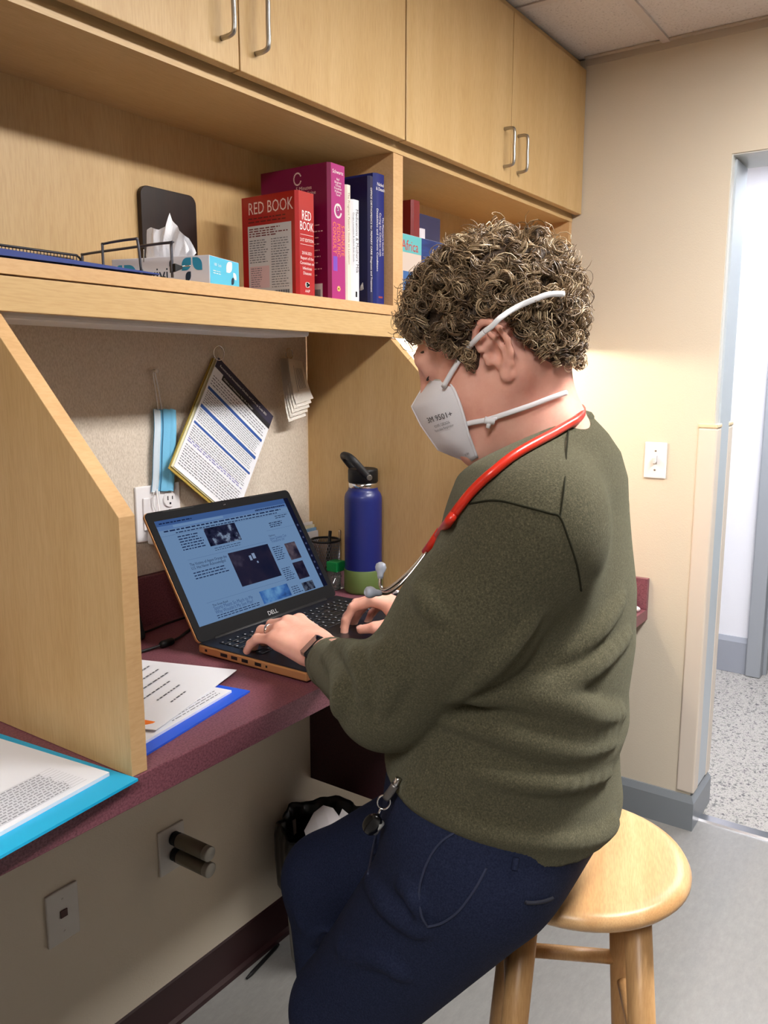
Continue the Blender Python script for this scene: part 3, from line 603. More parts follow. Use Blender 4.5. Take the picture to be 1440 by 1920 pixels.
# second little pad of notes
TL2 = np.array([1.510, yw - .010, 1.522]); ex2 = np.array([.40, -.25, -.88]); ex2 /= np.linalg.norm(ex2); ey2 = np.array([.78, .1, .35]); ey2 = ey2 - ex2 * (ey2 @ ex2) * .5; ey2 /= np.linalg.norm(ey2)
t = thing('note_cards', 'bundle of curling white note cards hanging from a ring in the corner', 'note cards', tuple(TL2))
for k in range(5):
    def nf(i, j, k=k):
        return TL2 + np.array([-.016 + .052 * j, 0, 0]) * (1 if i < .99 else 1) + np.array([-.030 * math.sin(i * 2.3) + .014 * i + .0025 * k, -.004 * k - .030 * i - .012 * math.sin(i * 3) - .010 * j * i, -.150 * i * (1 - .07 * k) + .02 * j * (i - .35)])
    c = mk('card', ggrid(nf, 9, 5), mat('note_paper', (226, 220, 210), .8), t)
    if k == 4:
        mk('printed_text', ggrid(lambda i, j: nf(.15 + .6 * i, .3 + .02 * j) + np.array([0, -.0008, 0]), 6, 2), ink, c)
        mk('printed_text', join(*[ggrid(lambda i, j, q=q: nf(.2 + .5 * i, .42 + .09 * q + .025 * j) + np.array([0, -.0008, 0]), 6, 2) for q in range(5)]), ink, c)
ring('binder_ring', 'steel ring holding the curling note cards near the divider', (1.524, yw - .010, 1.533), .0125)
# hanging blue mask
t = thing('hanging_face_mask', 'folded pale blue surgical mask hanging by its ear loop', 'face mask', (1.124, yw - .006, 1.49))
blue_m = mat('mask_pale_blue', (120, 190, 228), .85, spec=.1, bump=.2, bscale=400)
def mf(x0, x1, yo, zt=1.414, zb=1.246):
    return lambda i, j: np.array([x0 + (x1 - x0) * i - .016 * j + .001 * math.sin(9 * j), yw - yo - .004 * math.sin(math.pi * j) - .003 * math.sin(i * math.pi), zt + (zb - zt) * j - .004 * i])
mk('pleat', ggrid(mf(1.114, 1.166, .006), 6, 10), blue_m, t, smooth=True)
mk('pleat', ggrid(mf(1.134, 1.165, .012), 6, 10), blue_m, t, smooth=True)
mk('pleat', ggrid(mf(1.15, 1.165, .015), 5, 10), blue_m, t, smooth=True)
mk('side_seam', ggrid(mf(1.112, 1.128, .0105), 4, 10), mat('mask_seam_white', (206, 222, 234), .85, bump=.4, bscale=700), t, smooth=True)
mk('ear_loop', gtube(smooth_path([(1.134, yw - .008, 1.412), (1.13, yw - .006, 1.45), (1.124, yw - .005, 1.482), (1.12, yw - .007, 1.488), (1.118, yw - .006, 1.482), (1.122, yw - .006, 1.45), (1.125, yw - .008, 1.412)], 6), .0013, 7), rubber_w, t, smooth=True)
mk('ear_loop', gtube(smooth_path([(1.102, yw - .012, 1.248), (1.096, yw - .014, 1.225), (1.102, yw - .016, 1.20), (1.108, yw - .016, 1.176), (1.112, yw - .014, 1.21), (1.114, yw - .012, 1.246)], 6), .0013, 7), rubber_w, t, smooth=True)
pn = thing('push_pin', 'clear push pin holding the blue mask', 'push pin', (1.12, yw, 1.488)); mk('pin_head', glathe([(.0012, 0), (.0012, .005), (.004, .006), (.0028, .010), (.0045, .014), (.0045, .0155), (.0001, .016)], (1.12, yw, 1.490), 14, (0, -1, 0)), mat('clear_plastic', (224, 220, 214), .15), pn, smooth=True)

# ================================================================== on the counter
# slab leaning behind the near divider
t = thing('slotted_panel', 'black slotted device leaning on the wall behind the left divider', 'device', (.93, 1.30, ZC))
mk('shell', obox((.925, 1.296, ZC + .168), (.062, 0, -.010), (.003, .009, -.004), (-.022, .024, .156)), black_soft, t, bevel=.006, seg=3)
mk('fins', join(*[obox((.998 - .0012 * k, 1.286 + .0016 * k, ZC + .045 + .0075 * k), (.006, 0, 0), (0, .010, 0), (0, 0, .0018)) for k in range(12)]), black_pl, t)
# bottle
bx, by = 1.5535, 1.140; t = thing('water_bottle', 'blue insulated water bottle with black cap and green base sleeve', 'bottle', (bx, by, ZC))
mk('body', glathe([(.038, .012), (.0440, .016), (.0445, .05), (.0445, .222), (.0440, .230), (.0420, .237), (.0375, .243), (.0350, .247), (.0345, .251), (.0345, .2525)], (bx, by, ZC), 48), mat('bottle_blue', (16, 30, 104), .46, bump=.04, bscale=900, coat=.15), t, smooth=True)
mk('base_sleeve', glathe([(.040, .0), (.0445, .003), (.0462, .008), (.0464, .056), (.0455, .0575), (.0447, .0575), (.0445, .02)], (bx, by, ZC), 48), mat('sleeve_green', (88, 108, 54), .55), t, smooth=True)
mk('neck_ring', glathe([(.0335, .2520), (.0347, .2525), (.0347, .2635), (.0335, .264)], (bx, by, ZC), 48), chrome, t, smooth=True)
cap = mk('cap', glathe([(.033, .2645), (.0352, .266), (.0352, .292), (.0343, .2955), (.031, .297), (.029, .2962), (.0001, .2962)], (bx, by, ZC), 48), black_pl, t, smooth=True)
hd = np.array([-.72, .35, .60]); hd /= np.linalg.norm(hd); sd = np.array([-.57, -.821, 0]); piv = np.array([bx, by, ZC + .280])
hd = np.array([-.50, .42, .75]); hd -= sd * (hd @ sd); hd /= np.linalg.norm(hd)
hp = [piv + sd * .0375 - hd * .004, piv + sd * .0375 + hd * .02, piv + sd * .036 + hd * .045, piv + sd * .026 + hd * .060, piv + hd * .064, piv - sd * .026 + hd * .060, piv - sd * .036 + hd * .045, piv - sd * .0375 + hd * .02, piv - sd * .0375 - hd * .004]
mk('carry_loop', gtube(smooth_path(hp, 6), .0085, 10, flat=(np.array([np.cross(hd, sd)])[0], 1.0)), black_soft, cap, smooth=True)
mk('pivot_bolt', glathe([(.0065, 0), (.0065, .0035), (.0055, .0045), (.0035, .0038), (.0001, .0042)], piv + sd * .0440, 20, sd), steel, cap, smooth=True)
# pen cup
px, py = 1.560, 1.262; t = thing('pen_cup', 'round black wire mesh pen cup behind the water bottle', 'pen cup', (px, py, ZC))
gm = []
for k in range(40):
    a = k * 2 * math.pi / 40
    for s in (1, -1): gm.append(gtube([(px + .036 * math.cos(a + s * q), py + .036 * math.sin(a + s * q), ZC + .004 + q * .105 / 1.1) for q in np.linspace(0, 1.1, 7)], .00075, 4, cap=False))
mk('mesh_wall', join(*gm), mat('mesh_steel', (140, 140, 146), .35, .8), t)
mk('rim', gtube([(px + .036 * math.cos(a), py + .036 * math.sin(a), ZC + .110) for a in np.linspace(0, 2 * math.pi, 33)[:-1]], .0028, 8, closed=True), black_pl, t, smooth=True)
mk('base', glathe([(.036, .0005), (.037, .003), (.036, .006), (.0001, .006)], (px, py, ZC), 32), black_pl, t)
tag(mk('pen', gtube([(px - .010, py - .01, ZC + .010), (px - .002, py - .018, ZC + .135)], .0042, 10), black_pl, smooth=True), 'black pen standing in the wire mesh cup', 'pen')
tag(mk('paper_clip', gtube(smooth_path([(px + .024, py - .026, ZC + .10), (px + .022, py - .027, ZC + .130), (px + .027, py - .026, ZC + .134), (px + .032, py - .024, ZC + .129), (px + .030, py - .023, ZC + .10)], 5), .0009, 6), chrome, smooth=True), 'bent wire clip hooked on the rim of the pen cup', 'clip')
t = thing('clip_box', 'small clear box of paper clips with green lid by the bottle', 'clip box', (1.530, 1.203, ZC))
mk('lid', gbox((1.512, 1.189, ZC + .046), (1.548, 1.221, ZC + .070)), mat('lid_green', (22, 130, 66), .4), t, bevel=.002)
mk('clear_body', gbox((1.514, 1.191, ZC + .0005), (1.546, 1.219, ZC + .046)), mat('clear_box', (225, 232, 230), .08, trans=.9), t, bevel=.002)
for k in range(9):
    q = np.array([1.530, 1.205, ZC + .022]) + rng.uniform(-1, 1, 3) * (.008, .006, .014); d = rng.normal(size=3); d /= np.linalg.norm(d)
    mk('paper_clip', gtube([q - d * .007, q + d * .007], .0009, 6), chrome, t)
t = thing('envelope_stack', 'stack of white and blue envelopes leaning in the counter corner', 'envelopes', (1.56, 1.325, ZC))
for k, c in enumerate(((236, 236, 240), (130, 176, 220), (238, 232, 206), (236, 236, 240))):
    mk('envelope', obox((1.553, 1.312 + .006 * k, ZC + .062 + .004 * k), (.042, 0, 0), (0, .002, 0), (.004, .006, .061 + .003 * k)), mat('envelope_%d' % c[0] + '_%d' % c[2], c, .8), t)
# mouse
t = thing('computer_mouse', 'black computer mouse beside the right hand', 'mouse', (1.487, .975, ZC))
def mouse(i, j):
    a = i * 2 * math.pi; b = j * math.pi / 2
    return np.array([1.487 + .030 * math.cos(a) * math.cos(b), .975 + .050 * math.sin(a) * math.cos(b), ZC + .001 + .034 * math.sin(b) ** .8])
mk('shell', ggrid(mouse, 25, 9), black_pl, t, smooth=True)
mk('wheel', gtube([(1.483, .999, ZC + .029), (1.491, .999, ZC + .029)], .008, 12), white_pl, t)
# power cord
t = thing('power_cord', 'black laptop power cord with ferrite bead lying on the counter', 'cord', (1.0, 1.205, ZC))
mk('cable', gtube(smooth_path([(.70, 1.24, ZC + .003), (.86, 1.235, ZC + .003), (.95, 1.212, ZC + .004), (1.0, 1.204, ZC + .007), (1.04, 1.212, ZC + .006), (1.09, 1.238, ZC + .004), (1.20, 1.285, ZC + .003), (1.36, 1.29, ZC + .003), (1.43, 1.25, ZC + .003)], 8), .0027, 8), black_pl, t, smooth=True)
mk('ferrite_bead', glathe([(.003, -.018), (.006, -.015), (.007, -.012), (.007, .012), (.006, .015), (.003, .018)], (1.005, 1.2045, ZC + .0072), 16, (1, .06, 0)), black_pl, t, smooth=True)
c2 = mk('thin_cable', gtube(smooth_path([(.70, 1.30, ZC + .003), (.90, 1.31, ZC + .003), (1.02, 1.30, ZC + .004), (1.12, 1.315, ZC + .003), (1.25, 1.31, ZC + .003)], 8), .0022, 8), black_pl, smooth=True); tag(c2, 'thin black cable running along the backsplash', 'cable')

# papers and folders
def flat(o, d, w, h, z, th=.0012, curl=0, lift=0.0):
    """sheet lying on the counter: corner o, unit direction d along w, left normal along h; gentle curl at the near corner"""
    d = np.array([d[0], d[1], 0.]); d /= np.linalg.norm(d); n = np.array([-d[1], d[0], 0]); o = np.array([o[0], o[1], z])
    def top(i, j): return o + d * w * i + n * h * j + ZZ * (th + curl * (1 - i) ** 3 * (1 - j) ** 2)
    N = 10; a = ggrid(top, N, N); b = (a[0] - ZZ * th, [q[::-1] for q in a[1]]); k = len(a[0])
    rim = [i * N for i in range(N)] + [(N - 1) * N + j for j in range(1, N)] + [i * N + N - 1 for i in range(N - 2, -1, -1)] + [j for j in range(N - 2, 0, -1)]
    g = join(a, b); g[1].extend([(rim[i], rim[(i + 1) % len(rim)], rim[(i + 1) % len(rim)] + k, rim[i] + k)[::-1] for i in range(len(rim))])
    return g, o, d, n
def unf(name, label, cat, mt, o, d, w, h, z, th=.0012, curl=0):
    g, oo, dd, nn = flat(o, d, w, h, z, th, curl); ob = mk(name, g, mt); tag(ob, label, cat)
    return ob, lambda gg, m2, nm, lift=.0005: mk(nm, place(gg, oo + ZZ * th, dd, nn, lift), m2, ob)
# right of the divider (corner, then towards the left)
def rect_from(corner, d1, w, h):   # corner is the right-front one; returns origin for flat() with d along +d1
    return corner
bd = np.array([.983, .18]); bo = np.array([.926, .911]) - bd * .262
unf('blue_folder', 'bright blue pocket folder under papers near the counter edge', 'folder', mat('folder_bright_blue', (34, 92, 226), .4), bo, bd, .262, .215, ZC + .0004, .003)
b2, pr2 = unf('paper_stack', 'white sheets lying in the bright blue folder', 'papers', paper, bo + np.array([.0, .022]), bd, .238, .19, ZC + .0036, .004)
pr2(glines(.10, .006, .225, .026, 3, .25, .01, .1, 21), ink, 'printed_text')
wd = np.array([.945, .327]); wo = np.array([.972, .986]) - wd * .262
w1, pr1 = unf('letter_page', 'white printed letter on top of the blue folder papers', 'paper', paper, wo, wd, .262, .205, ZC + .0082, .0012, .003)
pr1(join(*[scl(glines(0, 0, L, .008, 1, .4, .010, .05, 30 + k), 1, 1, .250 - L - off, .030 + .024 * k) for k, (L, off) in enumerate(((.05, .10), (.07, .08), (.09, .07), (.12, .03), (.16, .02), (.15, .01), (.10, .0)))]), ink, 'printed_text', .0014)
od = np.array([.97, .24]); unf('orange_note', 'orange paper slip tucked under the printed letter', 'note', mat('orange_paper', (250, 130, 40), .7), np.array([.662, .905]), od, .085, .06, ZC + .0104, .001)[1](glines(.01, .01, .07, .05, 5, .25, .01, .2, 40), mat('orange_ink', (200, 90, 20), .8), 'printed_text')
# left of the divider, jutting over the counter edge
td = np.array([.995, .095]); to = np.array([.6265, .818]) - td * .33
unf('teal_folder', 'turquoise pocket folder overhanging the counter edge at left', 'folder', mat('folder_turquoise', (24, 178, 226), .4), to, td, .33, .30, ZC + .0004, .0035)
tp, prt = unf('report_pages', 'white report pages with a grey table on the turquoise folder', 'papers', paper, to + np.array([-.004, .030]), np.array([.993, .115]), .318, .26, ZC + .0042, .005, .0)
prt(join(glines(.06, .010, .275, .075, 11, .35, .006, .04, 50), *[grect(.06, .010 + .0059 * k, .29, .0104 + .0059 * k) for k in range(12)]), mat('table_ink', (150, 152, 160), .8), 'printed_table')
prt(join(grect(.05, .13, .20, .1306), glines(.02, .175, .10, .19, 3, .3, .008, .3, 51)), MATS['table_ink'], 'printed_text')
# low desk bits by the far wall
t = thing('phone_charger', 'small black charger with white plug at the end of the low desk', 'charger', (2.60, .815, .7255))
mk('block', gbox((2.575, .815, .7255), (2.615, .850, .765)), black_pl, t, bevel=.004)
mk('plug', gtube([(2.585, .795, .7345), (2.60, .812, .7345)], .008, 12), white_pl, t, smooth=True)

# ================================================================== laptop
LX0, LX1, LYH, LYF = 1.006, 1.420, 1.118, .857
t = thing('laptop', 'black laptop with copper edged base open at a news page', 'laptop', ((LX0 + LX1) / 2, (LYH + LYF) / 2, ZC))
copper = mat('copper_shell', (204, 150, 100), .38, .5); deckm = mat('deck_black', (20, 21, 28), .42)
zb = ZC + .004
bs = mk('base', gbox((LX0, LYF, zb), (LX1, LYH, zb + .0165)), copper, t, bevel=.003)
for fx in (LX0 + .04, LX1 - .04):
    for fy in (LYF + .03, LYH - .03): mk('foot', gbox((fx - .012, fy - .006, ZC + .0002), (fx + .012, fy + .006, zb + .001)), black_soft, t)
mk('deck', gbox((LX0 + .0015, LYF + .0015, zb + .0164), (LX1 - .0015, LYH, zb + .0182)), deckm, t, bevel=.001)
portm = mat('port_dark', (16, 16, 18), .4)
for yy, ln, hh in ((1.098, .003, .0022), (1.052, .0085, .003), (1.026, .0075, .003), (1.000, .0075, .003), (.968, .0075, .003), (.948, .002, .002)):
    mk('port', gbox((LX0 - .0004, yy - ln, zb + .0085 - hh), (LX0 + .003, yy + ln, zb + .0085 + hh)), portm, t)
zk = zb + .0182
keym = mat('key_black', (14, 14, 17), .45); legend = mat('key_legend', (170, 172, 180), .6)
k0 = None; sizes = {}
kx0, kx1, ky1 = LX0 + .022, LX1 - .020, 1.088
rows = [[.92] * 19, [1] * 13 + [1.7] + [1] * 4, [1.5] + [1] * 12 + [1.2] + [1] * 4, [1.8] + [1] * 11 + [1.9] + [1] * 4, [2.3] + [1] * 10 + [2.4] + [1] * 4, [1.2, 1, 1, 1.2, 5.3, 1.2, 1, 1.2, 1, 1] + [1] * 4]
for r, row in enumerate(rows):
    xx = kx0; unit = (kx1 - kx0) / sum(row); yy = ky1 - r * .0185
    for q in row:
        wq = round(q * unit, 4)
        if wq not in sizes:
            kb = mk('key', gbox((.0012, -.0155, 0), (wq - .0012, 0, .0016)), keym, t, local=True, bevel=.0007, seg=1)
            lg = mk('legend', place(grect(.004, -.007, .0075, -.0035), (0, 0, .0016), (1, 0, 0), (0, 1, 0), .0002), legend, kb, local=True)
            sizes[wq] = (kb, lg); o = kb
        else:
            o = share(sizes[wq][0], t); c = share(sizes[wq][1], o)
        o.location = (Vector((xx, yy, zk)) - t.location); xx += q * unit
mk('touchpad', gbox((LX0 + .13, LYF + .014, zk - .0002), (LX0 + .245, LYF + .082, zk + .0004)), mat('touchpad_black', (26, 27, 32), .3), t)
# lid
tilt = math.radians(31.5); lu = np.array([0, math.sin(tilt), math.cos(tilt)]); ln_ = np.array([0, -math.cos(tilt), math.sin(tilt)]); lo = np.array([LX0, LYH - .002, zb + .017]); LW, LH = LX1 - LX0, .272
lid = mk('lid', gprism(rrect(LW, LH, .012), .0055, lo - ln_ * .0068, (1, 0, 0), lu, ln_), copper, t, bevel=.0012)
bz = mk('bezel', gprism(rrect(LW - .002, LH - .002, .011), .0022, lo + lu * .001 + np.array([.001, 0, 0]) - ln_ * .0014, (1, 0, 0), lu, ln_), mat('bezel_black', (16, 16, 18), .7, spec=.15), t, bevel=.0008)
mk('hinge', gtube([lo + np.array([.04, 0, 0]) + ln_ * -.002, lo + np.array([LW - .04, 0, 0]) + ln_ * -.002], .0055, 12), black_soft, t, smooth=True)
mk('webcam', glathe([(.0032, 0), (.0032, .0004), (.0018, .0006), (.0001, .0003)], lo + lu * (LH - .011) + np.array([LW / 2, 0, 0]) + ln_ * .0008, 16, ln_), mat('lens_dark', (8, 8, 14), .1), bz)
for a, b in ((.045, .125), (.285, .365)): mk('rubber_strip', place(grect(a, LH - .0045, b, LH - .003), lo, (1, 0, 0), lu, .0012), mat('strip_dark', (10, 10, 11), .6), bz)
mk('logo_lettering', place(gtext('DELL', .0125, 'CENTER', 1.1, .95), lo + np.array([LW * .5, 0, 0]) + lu * .0085, (1, 0, 0), lu, .0012), mat('logo_silver', (190, 192, 196), .35, .6), bz)
SX, SY, SW, SH = .016, .030, LW - .032, LH - .030 - .021
so = lo + np.array([SX, 0, 0]) + lu * (SY + SH)
scr_b = emitter('screen_page', (122, 156, 198), .58)
sc = mk('screen', place(grect(0, -SH, SW, 0), so, (1, 0, 0), lu, .0012), scr_b, t)
def S(g, mt, nm, lift=.0015): mk(nm, place(g, so, (SW, 0, 0), lu * SH, lift), mt, sc)
def R(s0, t0, s1, t1): return grect(s0, -t1, s1, -t0)
def em(n, c, s=.55): return MATS[n] if n in MATS else emitter(n, c, s)
S(R(0, 0, .97, .055), em('screen_tabs', (72, 106, 166)), 'tab_bar'); S(R(0, .055, .97, .095), em('screen_toolbar', (104, 140, 196)), 'tool_bar')
S(R(.10, .06, .45, .085), em('screen_field', (126, 162, 208)), 'address_field', .0017)
S(R(.962, 0, 1, 1), em('screen_dock', (24, 28, 52)), 'side_dock', .0018)
S(join(*[R(.975, .3 + .07 * k, .988, .32 + .07 * k) for k in range(9)]), em('screen_dock_icons', (80, 86, 120)), 'dock_icons', .0021)
dk = em('screen_ink', (30, 44, 84)); dk2 = em('screen_ink_soft', (72, 100, 150))
S(join(glines(.02, -.05, .25, -.012, 1, .3, .02, .2, 60), glines(.03, -.118, .9, -.10, 1, .7, .03, .0, 61), glines(.1, -.145, .86, -.13, 1, .6, .022, .0, 62), glines(.70, -.085, .95, -.06, 1, .6, .01, 0, 63)), dk, 'menu_text', .0019)
S(join(R(0, .150, .96, .1515), R(.10, .405, .68, .4065), R(.10, .82, .70, .8215), R(.72, .30, .96, .3015)), dk2, 'rule')
for q in (glines(.10, -.32, .26, -.165, 6, .38, .022, .3, 64), glines(.10, -.60, .34, -.52, 3, .34, .022, .2, 65), glines(.13, -.985, .44, -.945, 2, .34, .022, .15, 66), glines(.30, -.385, .50, -.345, 2, .25, .02, .3, 67), glines(.70, -.62, .785, -.47, 7, .34, .02, .3, 68), glines(.70, -.84, .785, -.70, 7, .34, .02, .3, 69), glines(.71, -.985, .79, -.90, 4, .34, .02, .3, 70), glines(.76, -.28, .88, -.22, 3, .45, .02, .3, 71), glines(.83, -.2, .94, -.16, 2, .35, .02, .3, 72)): S(q, dk, 'article_text')
def stext(s, t_, body, size, mt, al='LEFT', sx=1.0):
    g = gtext(body, size, al, sx); g = (g[0] / np.array([SW, SH, 1]), g[1]); S(scl(g, 1, 1, s, -t_), mt, 'headline', .0016)
stext(.10, .465, 'The Victims of Agent Orange the', .0085, dk, sx=.85); stext(.10, .50, 'U.S. Has Never Acknowledged', .0085, dk, sx=.85)
stext(.13, .865, 'The Great Read', .0062, dk); stext(.13, .90, 'Sports Meant So Much to Me', .0105, dk2, sx=.85); stext(.13, .938, "Why Wouldn't My Son Play?", .0105, dk2, sx=.85)
stext(.715, .365, 'Opinion', .006, dk); stext(.715, .40, 'How Queens Can', .009, dk2, sx=.8); stext(.715, .43, 'Transform Us?', .009, dk2, sx=.8)
def pic(s0, t0, s1, t1, nm, stops, sc_):
    mt = bpy.data.materials.new(nm); mt.use_nodes = True; nt = mt.node_tree; nt.nodes.clear()
    tc = nt.nodes.new('ShaderNodeTexCoord'); n = nt.nodes.new('ShaderNodeTexNoise'); n.inputs['Scale'].default_value = sc_; n.inputs['Detail'].default_value = 3
    r = nt.nodes.new('ShaderNodeValToRGB'); cr = r.color_ramp
    while len(cr.elements) < len(stops): cr.elements.new(.5)
    for e, (p, c) in zip(cr.elements, stops): e.position = p; e.color = lin(c)
    e = nt.nodes.new('ShaderNodeEmission'); e.inputs[1].default_value = .55; o = nt.nodes.new('ShaderNodeOutputMaterial')
    nt.links.new(tc.outputs['Object'], n.inputs['Vector']); nt.links.new(n.outputs['Fac'], r.inputs['Fac']); nt.links.new(r.outputs['Color'], e.inputs[0]); nt.links.new(e.outputs[0], o.inputs[0])
    S(R(s0, t0, s1, t1), mt, 'picture', .0017)
pic(.28, .15, .51, .33, 'picture_crowd', [(.35, (18, 22, 44)), (.55, (46, 48, 76)), (.66, (150, 170, 200)), (.72, (30, 30, 54))], 60)
pic(.37, .43, .68, .77, 'picture_dark', [(.35, (28, 32, 58)), (.6, (44, 40, 62)), (.75, (90, 84, 106))], 16)
S(join(R(.505, .50, .522, .55), R(.53, .485, .552, .54), R(.545, .57, .556, .59)), em('screen_highlight', (150, 170, 205)), 'picture_highlight', .002)
pic(.465, .86, .69, .985, 'picture_blue', [(.3, (28, 44, 96)), (.5, (66, 116, 190)), (.7, (120, 176, 228))], 30)
pic(.805, .47, .895, .65, 'picture_portrait', [(.35, (40, 36, 56)), (.55, (96, 84, 96)), (.7, (130, 116, 124))], 40)
pic(.80, .68, .89, .86, 'picture_small', [(.4, (30, 28, 50)), (.7, (62, 54, 74))], 40)
pic(.80, .90, .895, .99, 'picture_group', [(.4, (28, 32, 52)), (.6, (90, 100, 120))], 120)

# ================================================================== under the counter
tx_, ty_ = 1.497, 1.222
t = thing('waste_bin', 'grey waste bin with black liner under the counter', 'waste bin', (tx_, ty_, 0))
mk('bin', glathe([(.088, .0005), (.092, .006), (.100, .14), (.112, .33), (.112, .335), (.108, .335), (.096, .14), (.086, .012), (.0001, .012)], (tx_, ty_, 0), 40), mat('bin_grey', (150, 148, 138), .5), t, smooth=True)
def bag(i, j):
    a = i * 2 * math.pi; wv = .004 * math.sin(9 * a) + .003 * math.sin(17 * a + 1)
    pr = [(.100, .17), (.116, .20), (.121, .28), (.122, .345), (.116, .372), (.106, .360), (.095, .25), (.080, .10)]
    q = j * (len(pr) - 1); k = min(int(q), len(pr) - 2); fr_ = q - k; r = pr[k][0] * (1 - fr_) + pr[k + 1][0] * fr_; h = pr[k][1] * (1 - fr_) + pr[k + 1][1] * fr_
    if j < .05: h += .02 * math.sin(4 * a) + .012 * math.sin(11 * a)
    return np.array([tx_ + (r + wv * (j > 0)) * math.cos(a), ty_ + (r + wv) * math.sin(a), h + .006 * math.sin(6 * a + 9 * j) * (j > .2)])
mk('liner', ggrid(bag, 73, 22), mat('black_bag', (12, 12, 14), .28), t, smooth=True)
sp = mk('paper_scrap', join(ggrid(lambda i, j: np.array([1.425 + .09 * i, 1.20 - .05 * i + .03 * j, .30 + .055 * i * (1 - i) * 4 + .075 * j]), 5, 5), ggrid(lambda i, j: np.array([1.46 + .08 * i, 1.15 + .05 * j, .29 + .08 * i + .02 * j]), 4, 4)), mat('scrap_paper', (206, 200, 200), .8)); tag(sp, 'crumpled white paper thrown in the waste bin', 'paper')
tag(mk('pen', gtube([(1.305, 1.322, .005), (1.325, 1.324, .005), (1.43, 1.339, .005), (1.444, 1.341, .005)], [.003, .005, .005, .003], 10), black_pl, smooth=True), 'black pen lying on the floor beside the waste bin', 'pen')

# ================================================================== stool
SXc, SYc, SZ = at(1082, 1590, 1.25)
t = thing('bar_stool', 'light wooden bar stool with round seat under the person', 'stool', (SXc, SYc, 0))
sw_ = wood('stool_oak', (222, 186, 138), (196, 152, 102), (170, 122, 80), (.9, 10, 10), .32, 2.0)
sw2 = wood('stool_leg_wood', (200, 160, 112), (182, 140, 92), (176, 128, 84), (7, 7, .6), .35, 2.5)
so_ = mk('seat', glathe([(.0001, -.034), (.142, -.032), (.157, -.027), (.1645, -.018), (.1645, -.012), (.160, -.004), (.152, -.0005), (.142, 0), (.10, -.003), (.0001, -.006)], (0, 0, SZ), 64), sw_, t, smooth=True, local=True); so_.rotation_euler = (0, 0, .35)
lg = {}
for k, ph in enumerate((-52, 38, 128, 218)):
    d = RR * math.cos(math.radians(ph)) + FH * math.sin(math.radians(ph)); lg[k] = d
    mk('leg', gtube([d * .108 + ZZ * (SZ - .028), d * .185 + ZZ * .0005], [.0195, .0205], 16), sw2, t, smooth=True, local=True)
def lp(k, z): return lg[k] * (.108 + (.185 - .108) * (SZ - .03 - z) / (SZ - .03)) + ZZ * z
for a, b, z in ((1, 2, .525), (0, 1, .49), (2, 3, .53), (3, 0, .44), (0, 1, .28), (2, 3, .30), (1, 2, .24), (3, 0, .22)):
    p, q = lp(a, z), lp(b, z); dd = (q - p) / np.linalg.norm(q - p)
    mk('rung', gtube([p - dd * .018, q + dd * .018], .0115, 14), sw2, t, smooth=True, local=True)

# ================================================================== the person: implicit surfaces meshed by surface nets
def rc(a, b, ra, rb):
    a = np.asarray(a, np.float32); b = np.asarray(b, np.float32); ab = b - a; L = float(ab @ ab) + 1e-12
    def fn(p):
        t = np.clip(((p - a) @ ab) / L, 0, 1); q = p - a - t[:, None] * ab
        return np.sqrt((q * q).sum(1)) - (ra + (rb - ra) * t)
    return fn
def ell(c, M, r):
    c = np.asarray(c, np.float32); M = np.asarray(M, np.float32); r = np.asarray(r, np.float32)
    def fn(p):
        q = (p - c) @ M.T; k0 = np.sqrt(((q / r) ** 2).sum(1)); k1 = np.sqrt(((q / (r * r)) ** 2).sum(1)) + 1e-6
        return k0 * (k0 - 1) / k1
    return fn
def smin(a, b, k):
    h = np.clip(.5 + .5 * (b - a) / k, 0, 1); return b * (1 - h) + a * h - k * h * (1 - h)
def smax(a, b, k): return -smin(-a, -b, k)
def union(fs, k):
    def fn(p):
        d = fs[0](p)
        for f2 in fs[1:]: d = smin(d, f2(p), k)
        return d
    return fn
